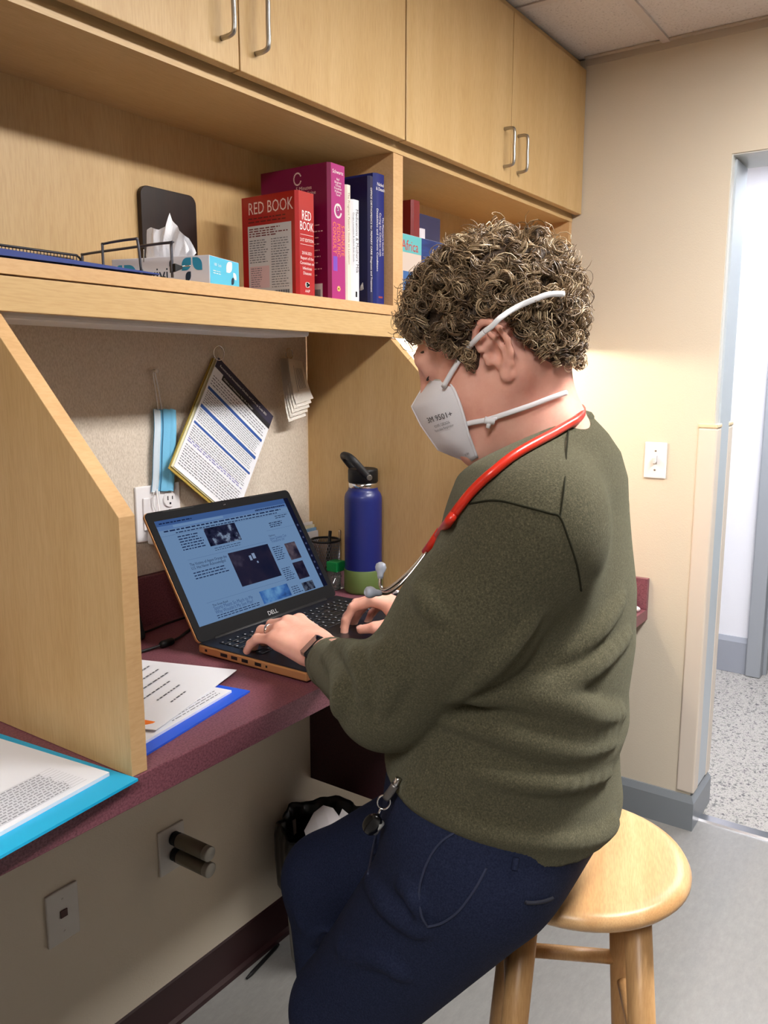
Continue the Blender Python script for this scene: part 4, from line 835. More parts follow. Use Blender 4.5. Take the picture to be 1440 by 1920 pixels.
def nets(fn, lo, hi, h):
    lo = np.asarray(lo, float); n = np.ceil((np.asarray(hi, float) - lo) / h).astype(int) + 1
    ax = [np.float32(lo[i] + h * np.arange(n[i])) for i in range(3)]
    K = 4; nc = np.ceil((n - 1) / K).astype(int) + 1
    cg = np.stack(np.meshgrid(*[np.float32(lo[i] + h * K * np.arange(nc[i])) for i in range(3)], indexing='ij'), -1)
    cv = fn(cg.reshape(-1, 3)).reshape(nc)
    V = np.repeat(np.repeat(np.repeat(cv, K, 0), K, 1), K, 2)[:n[0], :n[1], :n[2]].astype(np.float32)
    V = np.where(V < 0, np.float32(-1), np.float32(1))
    near_ = np.abs(cv) < K * h * 1.9; cell = np.zeros(nc, bool)
    for i in (0, 1):
        for j in (0, 1):
            for k in (0, 1): cell[:nc[0] - i, :nc[1] - j, :nc[2] - k] |= near_[i:, j:, k:]
    fine = np.repeat(np.repeat(np.repeat(cell, K, 0), K, 1), K, 2)[:n[0], :n[1], :n[2]]
    I = np.argwhere(fine)
    for i in range(0, len(I), 400000):
        q = I[i:i + 400000]; V[tuple(q.T)] = fn((lo + h * q).astype(np.float32))
    ins = V < 0; cor = [(i, j, k) for i in (0, 1) for j in (0, 1) for k in (0, 1)]
    cnt = sum(ins[i:n[0] - 1 + i, j:n[1] - 1 + j, k:n[2] - 1 + k].astype(np.int8) for i, j, k in cor)
    act = (cnt > 0) & (cnt < 8); A = np.argwhere(act); idx = -np.ones(act.shape, np.int64); idx[act] = np.arange(len(A))
    acc = np.zeros((len(A), 3)); num = np.zeros(len(A))
    for a in cor:
        for d in range(3):
            if a[d]: continue
            b = list(a); b[d] = 1; va = V[tuple((A + a).T)]; vb = V[tuple((A + b).T)]; cr = (va < 0) != (vb < 0)
            t = np.where(cr, va / np.where(cr, va - vb, 1), 0); pt = np.array(a, float) + np.outer(t, np.eye(3)[d]); acc[cr] += pt[cr]; num[cr] += 1
    P = lo + h * (A + acc / num[:, None]); Q = []
    for d in range(3):
        o1, o2 = [(1, 2), (2, 0), (0, 1)][d]
        s0 = [slice(0, m_) for m_ in n]; s1 = list(s0); s0[d] = slice(0, n[d] - 1); s1[d] = slice(1, n[d])
        ch_ = ins[tuple(s0)] != ins[tuple(s1)]; E = np.argwhere(ch_); E = E[(E[:, o1] > 0) & (E[:, o2] > 0) & (E[:, o1] < n[o1] - 1) & (E[:, o2] < n[o2] - 1)]
        if not len(E): continue
        inner = ins[tuple(E.T)]; q = []
        for da, db in ((-1, -1), (0, -1), (0, 0), (-1, 0)):
            c = E.copy(); c[:, o1] += da; c[:, o2] += db; q.append(idx[tuple(c.T)])
        q = np.stack(q, 1); q[~inner] = q[~inner][:, ::-1]; Q.append(q)
    return P, np.vstack(Q)
def near_only(d, p, fs, k):
    """blend small ridges in, evaluated only close to the surface"""
    sel = np.nonzero(np.abs(d) < .06)[0]
    if len(sel):
        q = p[sel]; e = d[sel]
        for f2 in fs: e = smin(e, f2(q), k)
        d = d.copy(); d[sel] = e
    return d
def npmesh(name, P, Q):
    me = bpy.data.meshes.new(name); P = np.asarray(P, np.float32); Q = np.asarray(Q, np.int32); k = Q.shape[1]
    me.vertices.add(len(P)); me.vertices.foreach_set('co', P.ravel()); me.loops.add(Q.size); me.loops.foreach_set('vertex_index', Q.ravel())
    me.polygons.add(len(Q)); me.polygons.foreach_set('loop_start', np.arange(0, Q.size, k, dtype=np.int32)); me.polygons.foreach_set('loop_total', np.full(len(Q), k, np.int32))
    me.update(calc_edges=True); me.validate(); return me
def skinned(name, fn, lo, hi, h, mt, parent=None):
    P, Q = nets(fn, lo, hi, h); return fin(name, npmesh(name, P, Q), mt, parent, True)
def cast(fn, px, off=0.0, t0=.6, t1=2.2):
    """points where the view of pixel (u, v) first meets the surface"""
    out = []
    for u, v in px:
        d = raydir(u, v); ts = np.linspace(t0, t1, 800); p = CAM + ts[:, None] * d; s = fn(p.astype(np.float32)) < off; k = int(np.argmax(s))
        if not s.any():
            out.append(CAM + d * 1.1); continue
        a, b = ts[max(k - 1, 0)], ts[k]
        for _ in range(10):
            c = (a + b) / 2
            if fn((CAM + d * c)[None].astype(np.float32))[0] < off: b = c
            else: a = c
        out.append(CAM + d * b)
    return np.array(out)

bf = np.array([-.12, .993, 0]); bl = np.array([-.993, -.12, 0])
# ---------- torso of the sweater: elliptical sections stacked in z
rows = [(780, 1004, 1.09, .072, .078), (812, 1008, 1.095, .088, .116), (850, 1018, 1.105, .096, .156), (900, 1022, 1.115, .102, .182), (950, 1016, 1.125, .108, .192), (1020, 1002, 1.135, .124, .194), (1100, 984, 1.145, .146, .192), (1200, 968, 1.15, .157, .194),
        (1290, 958, 1.155, .155, .200), (1345, 956, 1.16, .158, .210), (1400, 946, 1.165, .152, .208), (1450, 950, 1.17, .151, .208), (1520, 957, 1.175, .153, .208), (1580, 962, 1.18, .150, .205), (1660, 962, 1.19, .150, .205)]
RC = np.array([at(u, v, w_) for v, u, w_, a, b in rows]); RA = np.array([r[3] for r in rows]); RB = np.array([r[4] for r in rows])
zs = RC[::-1, 2]
def torso(p):
    z = p[:, 2]; cx = np.interp(z, zs, RC[::-1, 0]); cy = np.interp(z, zs, RC[::-1, 1]); a = np.interp(z, zs, RA[::-1]); b = np.interp(z, zs, RB[::-1])
    x = p[:, 0] - cx; y = p[:, 1] - cy; fq = x * bf[0] + y * bf[1]; lq = x * bl[0] + y * bl[1]
    k = (np.abs(fq / a) ** 2.2 + np.abs(lq / b) ** 2.2) ** (1 / 2.2)
    return (k - 1) * np.minimum(a, b) * .9
Sl = at(1004, 988, .955); El = at(728, 1306, 1.035); Wl = at(612, 1238, 1.345); Ml = at(876, 1160, .985)
cen = at(1014, 950, 1.125); Sr = cen - bl * .150 - np.array([0, 0, .025]); Er = np.array([1.345, .58, 1.075]); Wr = np.array([1.286, .776, 1.034])
def cut(fn, p0, n): 
    p0 = np.asarray(p0, np.float32); n = np.asarray(n, np.float32); n = n / np.linalg.norm(n)
    return lambda p: smax(fn(p), (p - p0) @ n, .006)
fl = (Wl - El) / np.linalg.norm(Wl - El); fr_ = (Wr - Er) / np.linalg.norm(Wr - Er)
Wc = Wl - fl * .034
fore_l = cut(rc(El, Wl + fl * .04, .058, .036), Wc, fl); fore_r = cut(rc(Er, Wr + fr_ * .04, .060, .040), Wr, fr_)
sleeves = [rc(Sl, Ml, .082, .078), rc(Ml, El, .078, .062), fore_l, rc(Sr, Er, .085, .066), fore_r]
ball_l = rc(Sl, Sl + (Ml - Sl) * .12, .080, .080)
def sweater0(p):
    arm_l = union(sleeves[:3], .035)(p); arm_r = union(sleeves[3:], .03)(p); t_ = torso(p)
    t_ = smin(t_, ball_l(p), .07)
    return smin(smin(t_, arm_l, .007), arm_r, .025)
cb_ = at(1090, 788, 1.12); cf_ = at(918, 866, 1.09); cdir = cf_ - cb_; ncut = np.cross(bl, cdir); ncut = ncut if ncut[2] > 0 else -ncut
HEM = .926
# knit folds: ridges laid on the surface
ridges = []
def ridge(px, r, depth=.22, taper=True):
    P_ = smooth_path(cast(sweater0, px), 4); n = len(P_)
    for i in range(n - 1):
        def rr_(j): return r * (.35 + .65 * math.sin(math.pi * (j + .5) / n)) if taper else r
        d = raydir(800, 1200)
        ridges.append(rc(P_[i] + d * rr_(i) * depth, P_[i + 1] + d * rr_(i + 1) * depth, rr_(i), rr_(i + 1)))
ridge([(1164, 1338), (1110, 1338), (1040, 1312), (960, 1296), (880, 1306)], .020)
ridge([(1148, 1392), (1080, 1405), (1000, 1392), (920, 1366), (840, 1352)], .015)
ridge([(1178, 1190), (1120, 1240), (1050, 1280), (980, 1290)], .013)
ridge([(1140, 1452), (1060, 1470), (960, 1462), (870, 1440)], .010)
ridge([(628, 1208), (668, 1226), (690, 1262), (690, 1310)], .016)
ridge([(608, 1226), (634, 1252), (642, 1296), (634, 1336)], .013)
ridge([(720, 1210), (742, 1250), (740, 1300)], .013)
ridge([(1010, 1150), (930, 1240), (850, 1310)], .010)
ridge([(764, 1486), (830, 1528), (900, 1556), (980, 1574), (1060, 1580), (1120, 1568), (1150, 1542)], .009, .3, False)
ridge([(660, 1216), (706, 1226), (728, 1262), (722, 1330)], .012)
ridge([(1168, 1120), (1120, 1180), (1060, 1230)], .010)
ridge([(1155, 1365), (1090, 1372), (1010, 1350)], .009)
ridge([(782, 1090), (800, 1130), (830, 1160)], .009)
def sweater(p):
    d = sweater0(p)
    d = near_only(d, p, ridges, .011)
    # ribbed hem draws in a little
    d = smax(d, (HEM + .046 * ((p - RC[11]) @ bf.astype(np.float32)) / .15 - p[:, 2]), .012)
    return smax(d, (p - cb_.astype(np.float32)) @ (ncut / np.linalg.norm(ncut)).astype(np.float32), .008)
# ---------- trousers
PC = np.array([.983, .484, .918]); LH = PC + bl * .098 + np.array([0, .0, -.072]); LK = at(648, 1890, 1.235); LA = LK + np.array([.01, -.09, -.44])
RH = PC - bl * .098 + np.array([0, .0, -.072]); RK = at(614, 1648, 1.44); RA_ = at(655, 2180, 1.43)
BM = np.array([bf, bl, ZZ])
pel = ell(PC, BM, (.152, .198, .156))
legs_l = union([rc(LH, LK, .112, .080), rc(LK, LA, .076, .056)], .03); legs_r = union([rc(RH, RK, .108, .076), rc(RK, RA_, .072, .055)], .03)
def trousers0(p):
    d = smin(smin(pel(p), legs_l(p), .05), legs_r(p), .05)
    return smax(d, p[:, 2] - np.float32(1.0), .01)
tr_r = []
def tridge(px, r):
    P_ = smooth_path(cast(trousers0, px), 4); d = raydir(800, 1700); n = len(P_)
    for i in range(n - 1):
        q = lambda j: r * (.3 + .7 * math.sin(math.pi * (j + .5) / n)); tr_r.append(rc(P_[i] + d * q(i) * .5, P_[i + 1] + d * q(i + 1) * .5, q(i), q(i + 1)))
tridge([(690, 1640), (720, 1690), (770, 1730), (800, 1742)], .010)
tridge([(700, 1600), (760, 1660), (800, 1735)], .008)
tridge([(560, 1720), (600, 1760), (640, 1770)], .010)
tridge([(640, 1790), (720, 1800), (760, 1830)], .008)
def trousers(p):
    d = trousers0(p)
    return near_only(d, p, tr_r, .014)

# ---------- head
HC = at(948, 668, 1.06); pt = math.radians(30); hh_ = np.array([-.26, .966, 0]); hh_ /= np.linalg.norm(hh_)
hf = hh_ * math.cos(pt) - ZZ * math.sin(pt); hu = hh_ * math.sin(pt) + ZZ * math.cos(pt); hl = np.array([-hh_[1], hh_[0], 0])
HM = np.array([hf, hl, hu])
def H(f_, l_, u_): return HC + hf * f_ + hl * l_ + hu * u_
def hrc(a, b, ra, rb): return rc(H(*a), H(*b), ra, rb)
def hell(c, r): return ell(H(*c), HM, r)
cran = hell((-.008, 0, .050), (.099, .077, .087))
face = union([cran, hell((.032, 0, .012), (.064, .062, .082)), hell((.048, .030, -.030), (.044, .036, .048)), hell((.048, -.030, -.030), (.044, .036, .048)),
              hrc((-.012, .056, -.028), (.078, .026, -.088), .024, .022), hrc((-.012, -.056, -.028), (.078, -.026, -.088), .024, .022), hell((.090, 0, -.090), (.021, .026, .021)),
              hrc((.06, 0, -.02), (.066, 0, -.07), .046, .044), hrc((.088, -.034, .046), (.088, .034, .046), .012, .012), hrc((.097, 0, .034), (.121, 0, -.006), .010, .014)], .022)
NB = at(1006, 820, 1.095)
neck = union([rc(H(-.030, 0, -.005), at(998, 786, 1.08), .054, .053), rc(at(998, 786, 1.08), NB, .053, .066), hrc((.035, 0, -.082), (.0, 0, -.125), .044, .050)], .03)
hx = [(.010, .079, .012), (.009, .083, .026), (.002, .087, .035), (-.009, .090, .038), (-.019, .093, .032), (-.025, .094, .019), (-.026, .093, .004), (-.022, .090, -.010), (-.015, .086, -.021), (-.007, .083, -.030)]
anti = [(-.010, .089, .024), (-.015, .090, .012), (-.016, .089, .0), (-.013, .087, -.012), (-.006, .084, -.018)]
earm = union([hell((-.010, .079, .004), (.017, .0075, .032))] + [hrc(a, b, .0040, .0040) for a, b in zip(hx[:-1], hx[1:])] + [hrc(a, b, .0034, .0034) for a, b in zip(anti[:-1], anti[1:])] + [hell((-.005, .082, -.029), (.009, .0055, .010)), hrc((.008, .080, -.006), (.007, .084, .002), .0045, .004)], .003)
conch = union([hell((-.004, .090, -.002), (.008, .010, .013)), hrc((-.003, .091, .016), (-.006, .092, .028), .0042, .0032), hrc((-.018, .096, .024), (-.0205, .096, .002), .0024, .0022)], .002)
ear = lambda p: smax(earm(p), -conch(p), .003)
earr = hell((-.010, -.080, .002), (.018, .010, .032))
def headsdf(p):
    d = smin(face(p), neck(p), .024)
    eye = hell((.083, .032, .028), (.014, .016, .011))(p); d = smin(d, eye, .006)
    return np.minimum(smin(d, ear(p), .006), earr(p))
# ---------- hands
FL = {'i': (.048, .029, .023), 'm': (.052, .033, .024), 'r': (.049, .031, .024), 'p': (.039, .023, .021)}
def hand(Wp, fwd, up, side, wrist_dir, curls, thumb, lift=.0):
    fwd = fwd / np.linalg.norm(fwd); th = side * np.cross(fwd, up); th /= np.linalg.norm(th); up = side * np.cross(th, fwd) if side > 0 else np.cross(fwd, -th) * -1
    up = np.cross(th, fwd) * side; up /= np.linalg.norm(up)
    if up[2] < 0: up = -up
    def Lp(a, b, c): return Wp + fwd * a + th * b + up * c
    palm = []; fingers = []; joints = {}
    for key, mx, my, mz, spl in (('i', .094, .035, .004, .09), ('m', .098, .0115, .008, .02), ('r', .093, -.0125, .006, -.06), ('p', .083, -.034, .0, -.15)):
        m0 = Lp(mx, my, mz + lift); palm.append(rc(Lp(.0, my * .55, 0), m0, .0165, .0125))
        d0 = fwd * math.cos(spl) + th * math.sin(spl); a = 0; pnt = m0; ch = [m0]; rad = [.0108, .0094, .0086, .0076] if key != 'p' else [.0095, .0083, .0076, .0068]
        for L, c in zip(FL[key], curls[key]):
            a += math.radians(c); pnt = pnt + (d0 * math.cos(a) - up * math.sin(a)) * L; ch.append(pnt)
        joints[key] = ch
        fingers.append(union([rc(ch[q], ch[q + 1], rad[q], rad[q + 1]) for q in range(3)], .004))
    palm.append(rc(Lp(.03, .02, -.004), Lp(.075, -.02, -.004), .016, .014)); palm.append(rc(Lp(.02, .024, -.006), Lp(.055, .030, -.006), .017, .013)); palm.append(rc(Lp(.015, -.024, -.006), Lp(.07, -.028, -.004), .014, .012))
    tj = [Lp(*q) for q in thumb]; joints['t'] = tj
    fingers.append(union([rc(tj[0], tj[1], .0155, .0120), rc(tj[1], tj[2], .0115, .0105), rc(tj[2], tj[3], .0105, .0085)], .006))
    arm = rc(Wp - wrist_dir * .12, Wp, .034, .0265); palmf = union(palm + [arm, rc(Wp, Lp(.03, 0, 0), .026, .02)], .014)
    def fn(p):
        d = palmf(p); fs = [q(p) for q in fingers]; g = fs[0]
        for q in fs[1:]: g = smin(g, q, .0025)
        return smin(d, g, .008)
    return fn, joints, (fwd, th, up)
HWl = Wl + fl * .036 + np.array([0, 0, .010])
cl = {'i': (28, 32, 14), 'm': (29, 33, 14), 'r': (26, 33, 14), 'p': (20, 28, 14)}
hl_fn, hlj, hlf = hand(HWl, np.array([.12, .97, .20]), ZZ + np.array([-.14, 0, 0]), 1, fl, cl, [(.022, .022, -.008), (.050, .046, -.014), (.078, .056, -.020), (.100, .060, -.026)])
HWr = Wr + fr_ * .02
crl = {'i': (33, 42, 22), 'm': (29, 40, 20), 'r': (26, 38, 20), 'p': (22, 34, 20)}
hr_fn, hrj, hrf = hand(HWr, np.array([-.08, .97, .16]), ZZ + np.array([.25, .0, 0]), -1, fr_, crl, [(.020, .024, -.008), (.044, .042, -.026), (.070, .054, -.042), (.096, .056, -.054)])
skin = speck('skin', [(.3, (220, 158, 138)), (.5, (230, 172, 152)), (.7, (236, 184, 164))], 22, .5, bump=.0, detail=5, spec=.35)
sb = skin.node_tree.nodes['Principled BSDF']; sb.inputs['Subsurface Weight'].default_value = .12; sb.inputs['Subsurface Radius'].default_value = (.010, .004, .002); sb.inputs['Subsurface Scale'].default_value = 1.0
# body mesh: head and neck, hands with forearms, and the covered trunk and legs inside the clothes
NB2 = NB - ZZ * .07
core = union([rc(NB, NB2, .045, .05), rc(NB2, at(960, 1250, 1.155), .05, .11), rc(at(960, 1250, 1.155), PC, .11, .11), rc(Sl, El, .05, .042), rc(El, Wl, .042, .032), rc(Sr, Er, .05, .042), rc(Er, Wr, .042, .032), rc(NB2, Sl, .04, .05), rc(NB2, Sr, .04, .05), rc(LH, LK, .08, .055), rc(LK, LA, .05, .035), rc(RH, RK, .08, .055), rc(RK, RA_, .05, .035)], .02)
mb = []
hlo = HC - .16; hlo[2] = NB[2] - .05; mb.append(nets(headsdf, hlo, HC + .17, .0024))
mb.append(nets(hl_fn, HWl + np.array([-.09, -.10, -.07]), HWl + np.array([.13, .19, .06]), .0017))
mb.append(nets(hr_fn, HWr + np.array([-.13, -.10, -.08]), HWr + np.array([.09, .19, .06]), .0017))
allp = np.vstack([NB, PC, Sl, El, Wl, Sr, Er, Wr, LK, LA, RK, RA_]); mb.append(nets(core, allp.min(0) - .12, allp.max(0) + .12, .012))
Pn = []; Qn = []; n0 = 0
for P_, Q_ in mb: Pn.append(P_); Qn.append(Q_ + n0); n0 += len(P_)
person = fin('person', npmesh('person', np.vstack(Pn), np.vstack(Qn)), skin, None, True)
tag(person, 'person in olive sweater and white mask typing, seated on the wooden stool', 'person')

knit = speck('olive_knit', [(.28, (48, 46, 36)), (.46, (72, 69, 53)), (.58, (86, 82, 64)), (.72, (116, 111, 90))], 420, .95, bump=.55, detail=6, spec=.08, rgh=.75)
knit.node_tree.nodes['Principled BSDF'].inputs['Sheen Weight'].default_value = .25
knit.node_tree.nodes['Principled BSDF'].inputs['Sheen Tint'].default_value = (.6, .6, .45, 1)
ap = np.vstack([Sl, El, Wl, Sr, Er, Wr, RC[0], RC[11]]); 
lo_s = np.array([.66, .20, HEM - .11]); hi_s = np.array([1.46, .93, 1.44])
sweat = skinned('sweater', sweater, lo_s, hi_s, .0052, knit, person); sweat['label'] = 'olive green knit sweater'
navy = speck('navy_twill', [(.3, (24, 29, 48)), (.5, (32, 38, 60)), (.7, (40, 46, 70))], 420, .85, bump=.15, detail=3, spec=.12)
tp_ = np.vstack([PC, LK, LA, RK, RA_, LH, RH]); trs = skinned('trousers', trousers, tp_.min(0) - np.array([.25, .2, .07]), tp_.max(0) + np.array([.25, .2, .12]), .006, navy, person); trs['label'] = 'navy trousers'
shoe_m = mat('shoe_brown', (66, 50, 40), .5)
for A_ in (LA, RA_):
    toe = A_ + bf * .19; toe[2] = .035; heel = A_ - bf * .03; heel[2] = .04; a_ = A_.copy(); a_[2] = .10
    fn = (lambda g: (lambda p: smax(g(p), np.float32(.002) - p[:, 2], .004)))(union([rc(heel, toe, .040, .036), rc(heel, a_, .042, .048)], .03))
    skinned('shoe', fn, np.minimum(toe, heel) - .08, np.maximum(toe, a_) + .08, .006, shoe_m, person)
# knit details laid on the sweater
def lay(fn, px, r, name, mt, parent, off=0.0, n=5, flat=None, per=6):
    P_ = smooth_path(cast(fn, px, off + .0010), per * 3); P_ = P_ if len(P_) < 3 else P_; return mk(name, gtube(P_, r, 8), mt, parent, smooth=True)
seam_m = mat('seam_dark_olive', (40, 39, 28), .9, spec=.1)
lay(sweater, [(880, 944), (930, 938), (985, 950), (1030, 962), (1050, 970), (1066, 1010), (1082, 1060), (1090, 1108)], .0012, 'seam', seam_m, sweat)
lay(sweater, [(1066, 806), (1062, 850), (1058, 910), (1050, 970)], .0010, 'seam', seam_m, sweat)
hem_px = [(752, 1470), (800, 1505), (870, 1546), (940, 1572), (1010, 1586), (1080, 1586), (1140, 1560)]
# collar band around the neck
cN = (cb_ + cf_) / 2; an = ncut / np.linalg.norm(ncut); ca = cdir / np.linalg.norm(cdir); cbv = np.cross(an, ca)
def collar_pts(ra, rb, dz): return [NB + np.array([0, 0, 0]) + (cN - NB) + ca * (ra * math.cos(a)) + cbv * (rb * math.sin(a)) + an * dz for a in np.linspace(0, 2 * math.pi, 49)[:-1]]
ra0 = np.linalg.norm(cdir) / 2 * .98
mk('collar', gtube(collar_pts(ra0, .078, -.004), .0095, 10, closed=True), knit, sweat, smooth=True)
# cuffs
for Wq, dq in ((Wc, fl), (Wr, fr_)):
    mk('cuff', glathe([(.034, -.040), (.0415, -.036), (.0425, -.004), (.040, .001), (.033, .001)], Wq, 28, dq), knit, sweat, smooth=True)
# trouser details
tseam = mat('seam_navy', (38, 45, 70), .85)
lay(trousers, [(868, 1552), (826, 1580), (800, 1620), (786, 1670), (790, 1715), (802, 1738)], .0016, 'pocket_seam', tseam, trs)
lay(trousers, [(802, 1738), (830, 1730), (860, 1708), (890, 1668), (912, 1628)], .0016, 'pocket_seam', tseam, trs)
lay(trousers, [(985, 1692), (1000, 1693), (1020, 1690), (1036, 1684)], .0024, 'back_pocket_welt', mat('navy_dark', (16, 19, 34), .85), trs)
lay(trousers, [(968, 1608), (966, 1618), (964, 1630)], .004, 'belt_loop', navy, trs)
lay(trousers, [(738, 1455), (728, 1500), (706, 1560), (690, 1640)], .0018, 'fly_seam', tseam, trs)

# ================================================================== hair
def base_head(p): return smin(face(p), neck(p), .024)
hl_f = np.array([-.14, -.075, -.050, -.038, -.031, .004, .010, .026, .040, .050, .068, .085, .12]); hl_u = np.array([-.058, -.062, -.040, -.010, .040, .046, .016, -.006, .012, .044, .070, .084, .095])
HMf = HM.astype(np.float32); HCf = HC.astype(np.float32)
def hairline(p):
    q = (p - HCf) @ HMf.T; return q[:, 2] - np.interp(q[:, 0], hl_f, hl_u)
def cap_sdf(p): return smax(base_head(p) - .010 - .002 * np.sin(p[:, 0] * 330) * np.sin(p[:, 1] * 290) * np.sin(p[:, 2] * 310), -hairline(p), .010)
hair_dark = mat('hair_roots', (66, 50, 36), .7, var=.4, vscale=300, bump=.9, bscale=500)
hair = skinned('hair', cap_sdf, HC + np.array([-.135, -.155, -.10]), HC + np.array([.135, .165, .17]), .0036, hair_dark, person); hair['label'] = 'curly dark blond hair'
NL, NS, NG = 1050, 9, 16
dirs = rng.normal(size=(6000, 3)); dirs /= np.linalg.norm(dirs, axis=1)[:, None]; org_ = H(-.012, 0, .035)
tt = np.zeros(len(dirs)); lo_t = np.zeros(len(dirs)); hi_t = np.full(len(dirs), .2)
for _ in range(18):
    mid = (lo_t + hi_t) / 2; s_ = base_head((org_ + dirs * mid[:, None]).astype(np.float32)) - .006; inside = s_ < 0; lo_t = np.where(inside, mid, lo_t); hi_t = np.where(inside, hi_t, mid)
roots = org_ + dirs * hi_t[:, None]; ok = (hairline(roots.astype(np.float32)) > .002) & (hi_t < .19); roots = roots[ok][:NL]
eps = .002; gn = np.stack([base_head((roots + np.eye(3)[i] * eps).astype(np.float32)) - base_head((roots - np.eye(3)[i] * eps).astype(np.float32)) for i in range(3)], 1); gn /= np.linalg.norm(gn, axis=1)[:, None]
N = len(roots); qh = (roots - HC) @ HM.T
lenf = np.clip(.55 + (qh[:, 2] + .05) / .16, .45, 1.25) * np.where(qh[:, 0] > .03, 1.15, 1.0)
lenf = np.where((qh[:, 0] > -.005) & (qh[:, 0] < .05) & (qh[:, 2] < .045), lenf * .6, lenf)
rv = rng.normal(size=(N, 3)); tang = np.cross(gn, rv); tang /= np.linalg.norm(tang, axis=1)[:, None]
axis = gn * rng.uniform(.35, .8, (N, 1)) + tang * .75 + np.array([0, 0, -.30]); axis /= np.linalg.norm(axis, axis=1)[:, None]
b1 = np.cross(axis, rv); b1 /= np.linalg.norm(b1, axis=1)[:, None]; b2 = np.cross(axis, b1)
radk = rng.uniform(.0060, .0110, N) * np.clip(lenf, .6, 1.1); turns = rng.uniform(1.0, 1.9, N) * rng.choice([-1, 1], N); ph0 = rng.uniform(0, 6.28, N); Lk = rng.uniform(.008, .017, N) * lenf; lift = rng.uniform(.001, .007, N) * lenf
tg = np.linspace(0, 1, NG); SV = []; SC = []
lockc = rng.uniform(0, 1, N)
for s_ in range(NS):
    off = rng.normal(size=(N, 3)) * .0016; pj = ph0 + rng.normal(size=N) * .13; rj = radk * rng.uniform(.88, 1.1, N); Lj = Lk * rng.uniform(.85, 1.2, N)
    if s_ == NS - 1: off *= 2.2; rj = rj * 1.35; Lj = Lj * 1.35
    ang = pj[:, None] + 2 * np.pi * turns[:, None] * tg; ramp = np.minimum(1, tg * 3.5)[None] * (1 - .25 * tg)[None]
    c = roots[:, None] + off[:, None] * (.4 + tg)[None, :, None] + gn[:, None] * (lift[:, None] * np.minimum(1, tg * 2.5)[None])[..., None] + axis[:, None] * (Lj[:, None] * tg)[..., None]
    c = c + (rj[:, None] * ramp)[..., None] * (np.cos(ang)[..., None] * b1[:, None] + np.sin(ang)[..., None] * b2[:, None]) - (rj[:, None] * ramp)[..., None] * (np.cos(pj)[:, None, None] * b1[:, None] + np.sin(pj)[:, None, None] * b2[:, None]) * .35
    SV.append(c); SC.append(np.clip(lockc * .55 + rng.uniform(0, .45, N), 0, 1))
SV = np.concatenate(SV); SC = np.concatenate(SC)
# keep strands off the ear and the face
qe = (SV - HC) @ HM.T; onear = (qe[..., 1] > .070) & (qe[..., 0] > -.033) & (qe[..., 0] < .014) & (qe[..., 2] < .034); onface = (qe[..., 0] > .066) & (qe[..., 2] < .058)
low = (qe[..., 2] < -.012) & (qe[..., 0] > .0); keep = ~(onear | onface | low).any(1); SV = SV[keep]; SC = SC[keep]
T_ = np.gradient(SV, axis=1); T_ /= np.linalg.norm(T_, axis=2)[..., None] + 1e-9; ref = rng.normal(size=(len(SV), 1, 3)); u_ = np.cross(T_, ref); u_ /= np.linalg.norm(u_, axis=2)[..., None] + 1e-9; v_ = np.cross(T_, u_)
rad = (.00105 * (1 - .6 * tg))[None, :, None] * rng.uniform(.7, 1.2, (len(SV), 1, 1))
ringv = np.stack([SV + rad * (math.cos(a) * u_ + math.sin(a) * v_) for a in (0, 2.094, 4.189)], 2)      # strands, seg, 3, xyz
M_ = len(SV); base_i = (np.arange(M_)[:, None] * NG + np.arange(NG - 1)[None]) * 3
Qs = np.concatenate([np.stack([base_i + k, base_i + (k + 1) % 3, base_i + 3 + (k + 1) % 3, base_i + 3 + k], -1).reshape(-1, 4) for k in range(3)])
me = npmesh('curls', ringv.reshape(-1, 3), Qs)
at_ = me.attributes.new('strand', 'FLOAT', 'POINT'); at_.data.foreach_set('value', np.repeat(SC, NG * 3).astype(np.float32))
hm, nt, b = nodes('curl_strands'); an_ = nt.nodes.new('ShaderNodeAttribute'); an_.attribute_name = 'strand'; r = nt.nodes.new('ShaderNodeValToRGB')
while len(r.color_ramp.elements) < 4: r.color_ramp.elements.new(.5)
for e, (p_, c_) in zip(r.color_ramp.elements, [(.12, (72, 56, 40)), (.40, (122, 98, 72)), (.66, (166, 140, 106)), (.95, (214, 192, 156))]): e.position = p_; e.color = lin(c_)
nt.links.new(an_.outputs['Fac'], r.inputs['Fac']); nt.links.new(r.outputs['Color'], b.inputs['Base Color']); b.inputs['Roughness'].default_value = .42; b.inputs['Specular IOR Level'].default_value = .6
curls = fin('curls', me, hm, hair, True); curls['kind'] = 'stuff'
# brow and lashes
brow_m = mat('brow_hair', (92, 70, 50), .7)
for s_ in (1, -1):
    mk('eyebrow', gtube(smooth_path([H(.099, s_ * .016, .050), H(.096, s_ * .034, .056), H(.080, s_ * .050, .052)], 5), [.002] * 3 + [.0028] * 5 + [.0015] * 3, 8), brow_m, person, smooth=True)
    mk('eyelashes', gtube(smooth_path([H(.0975, s_ * .022, .0235), H(.098, s_ * .032, .0215), H(.090, s_ * .043, .0235)], 5), .0012, 6), mat('lash_dark', (40, 28, 22), .7), person, smooth=True)

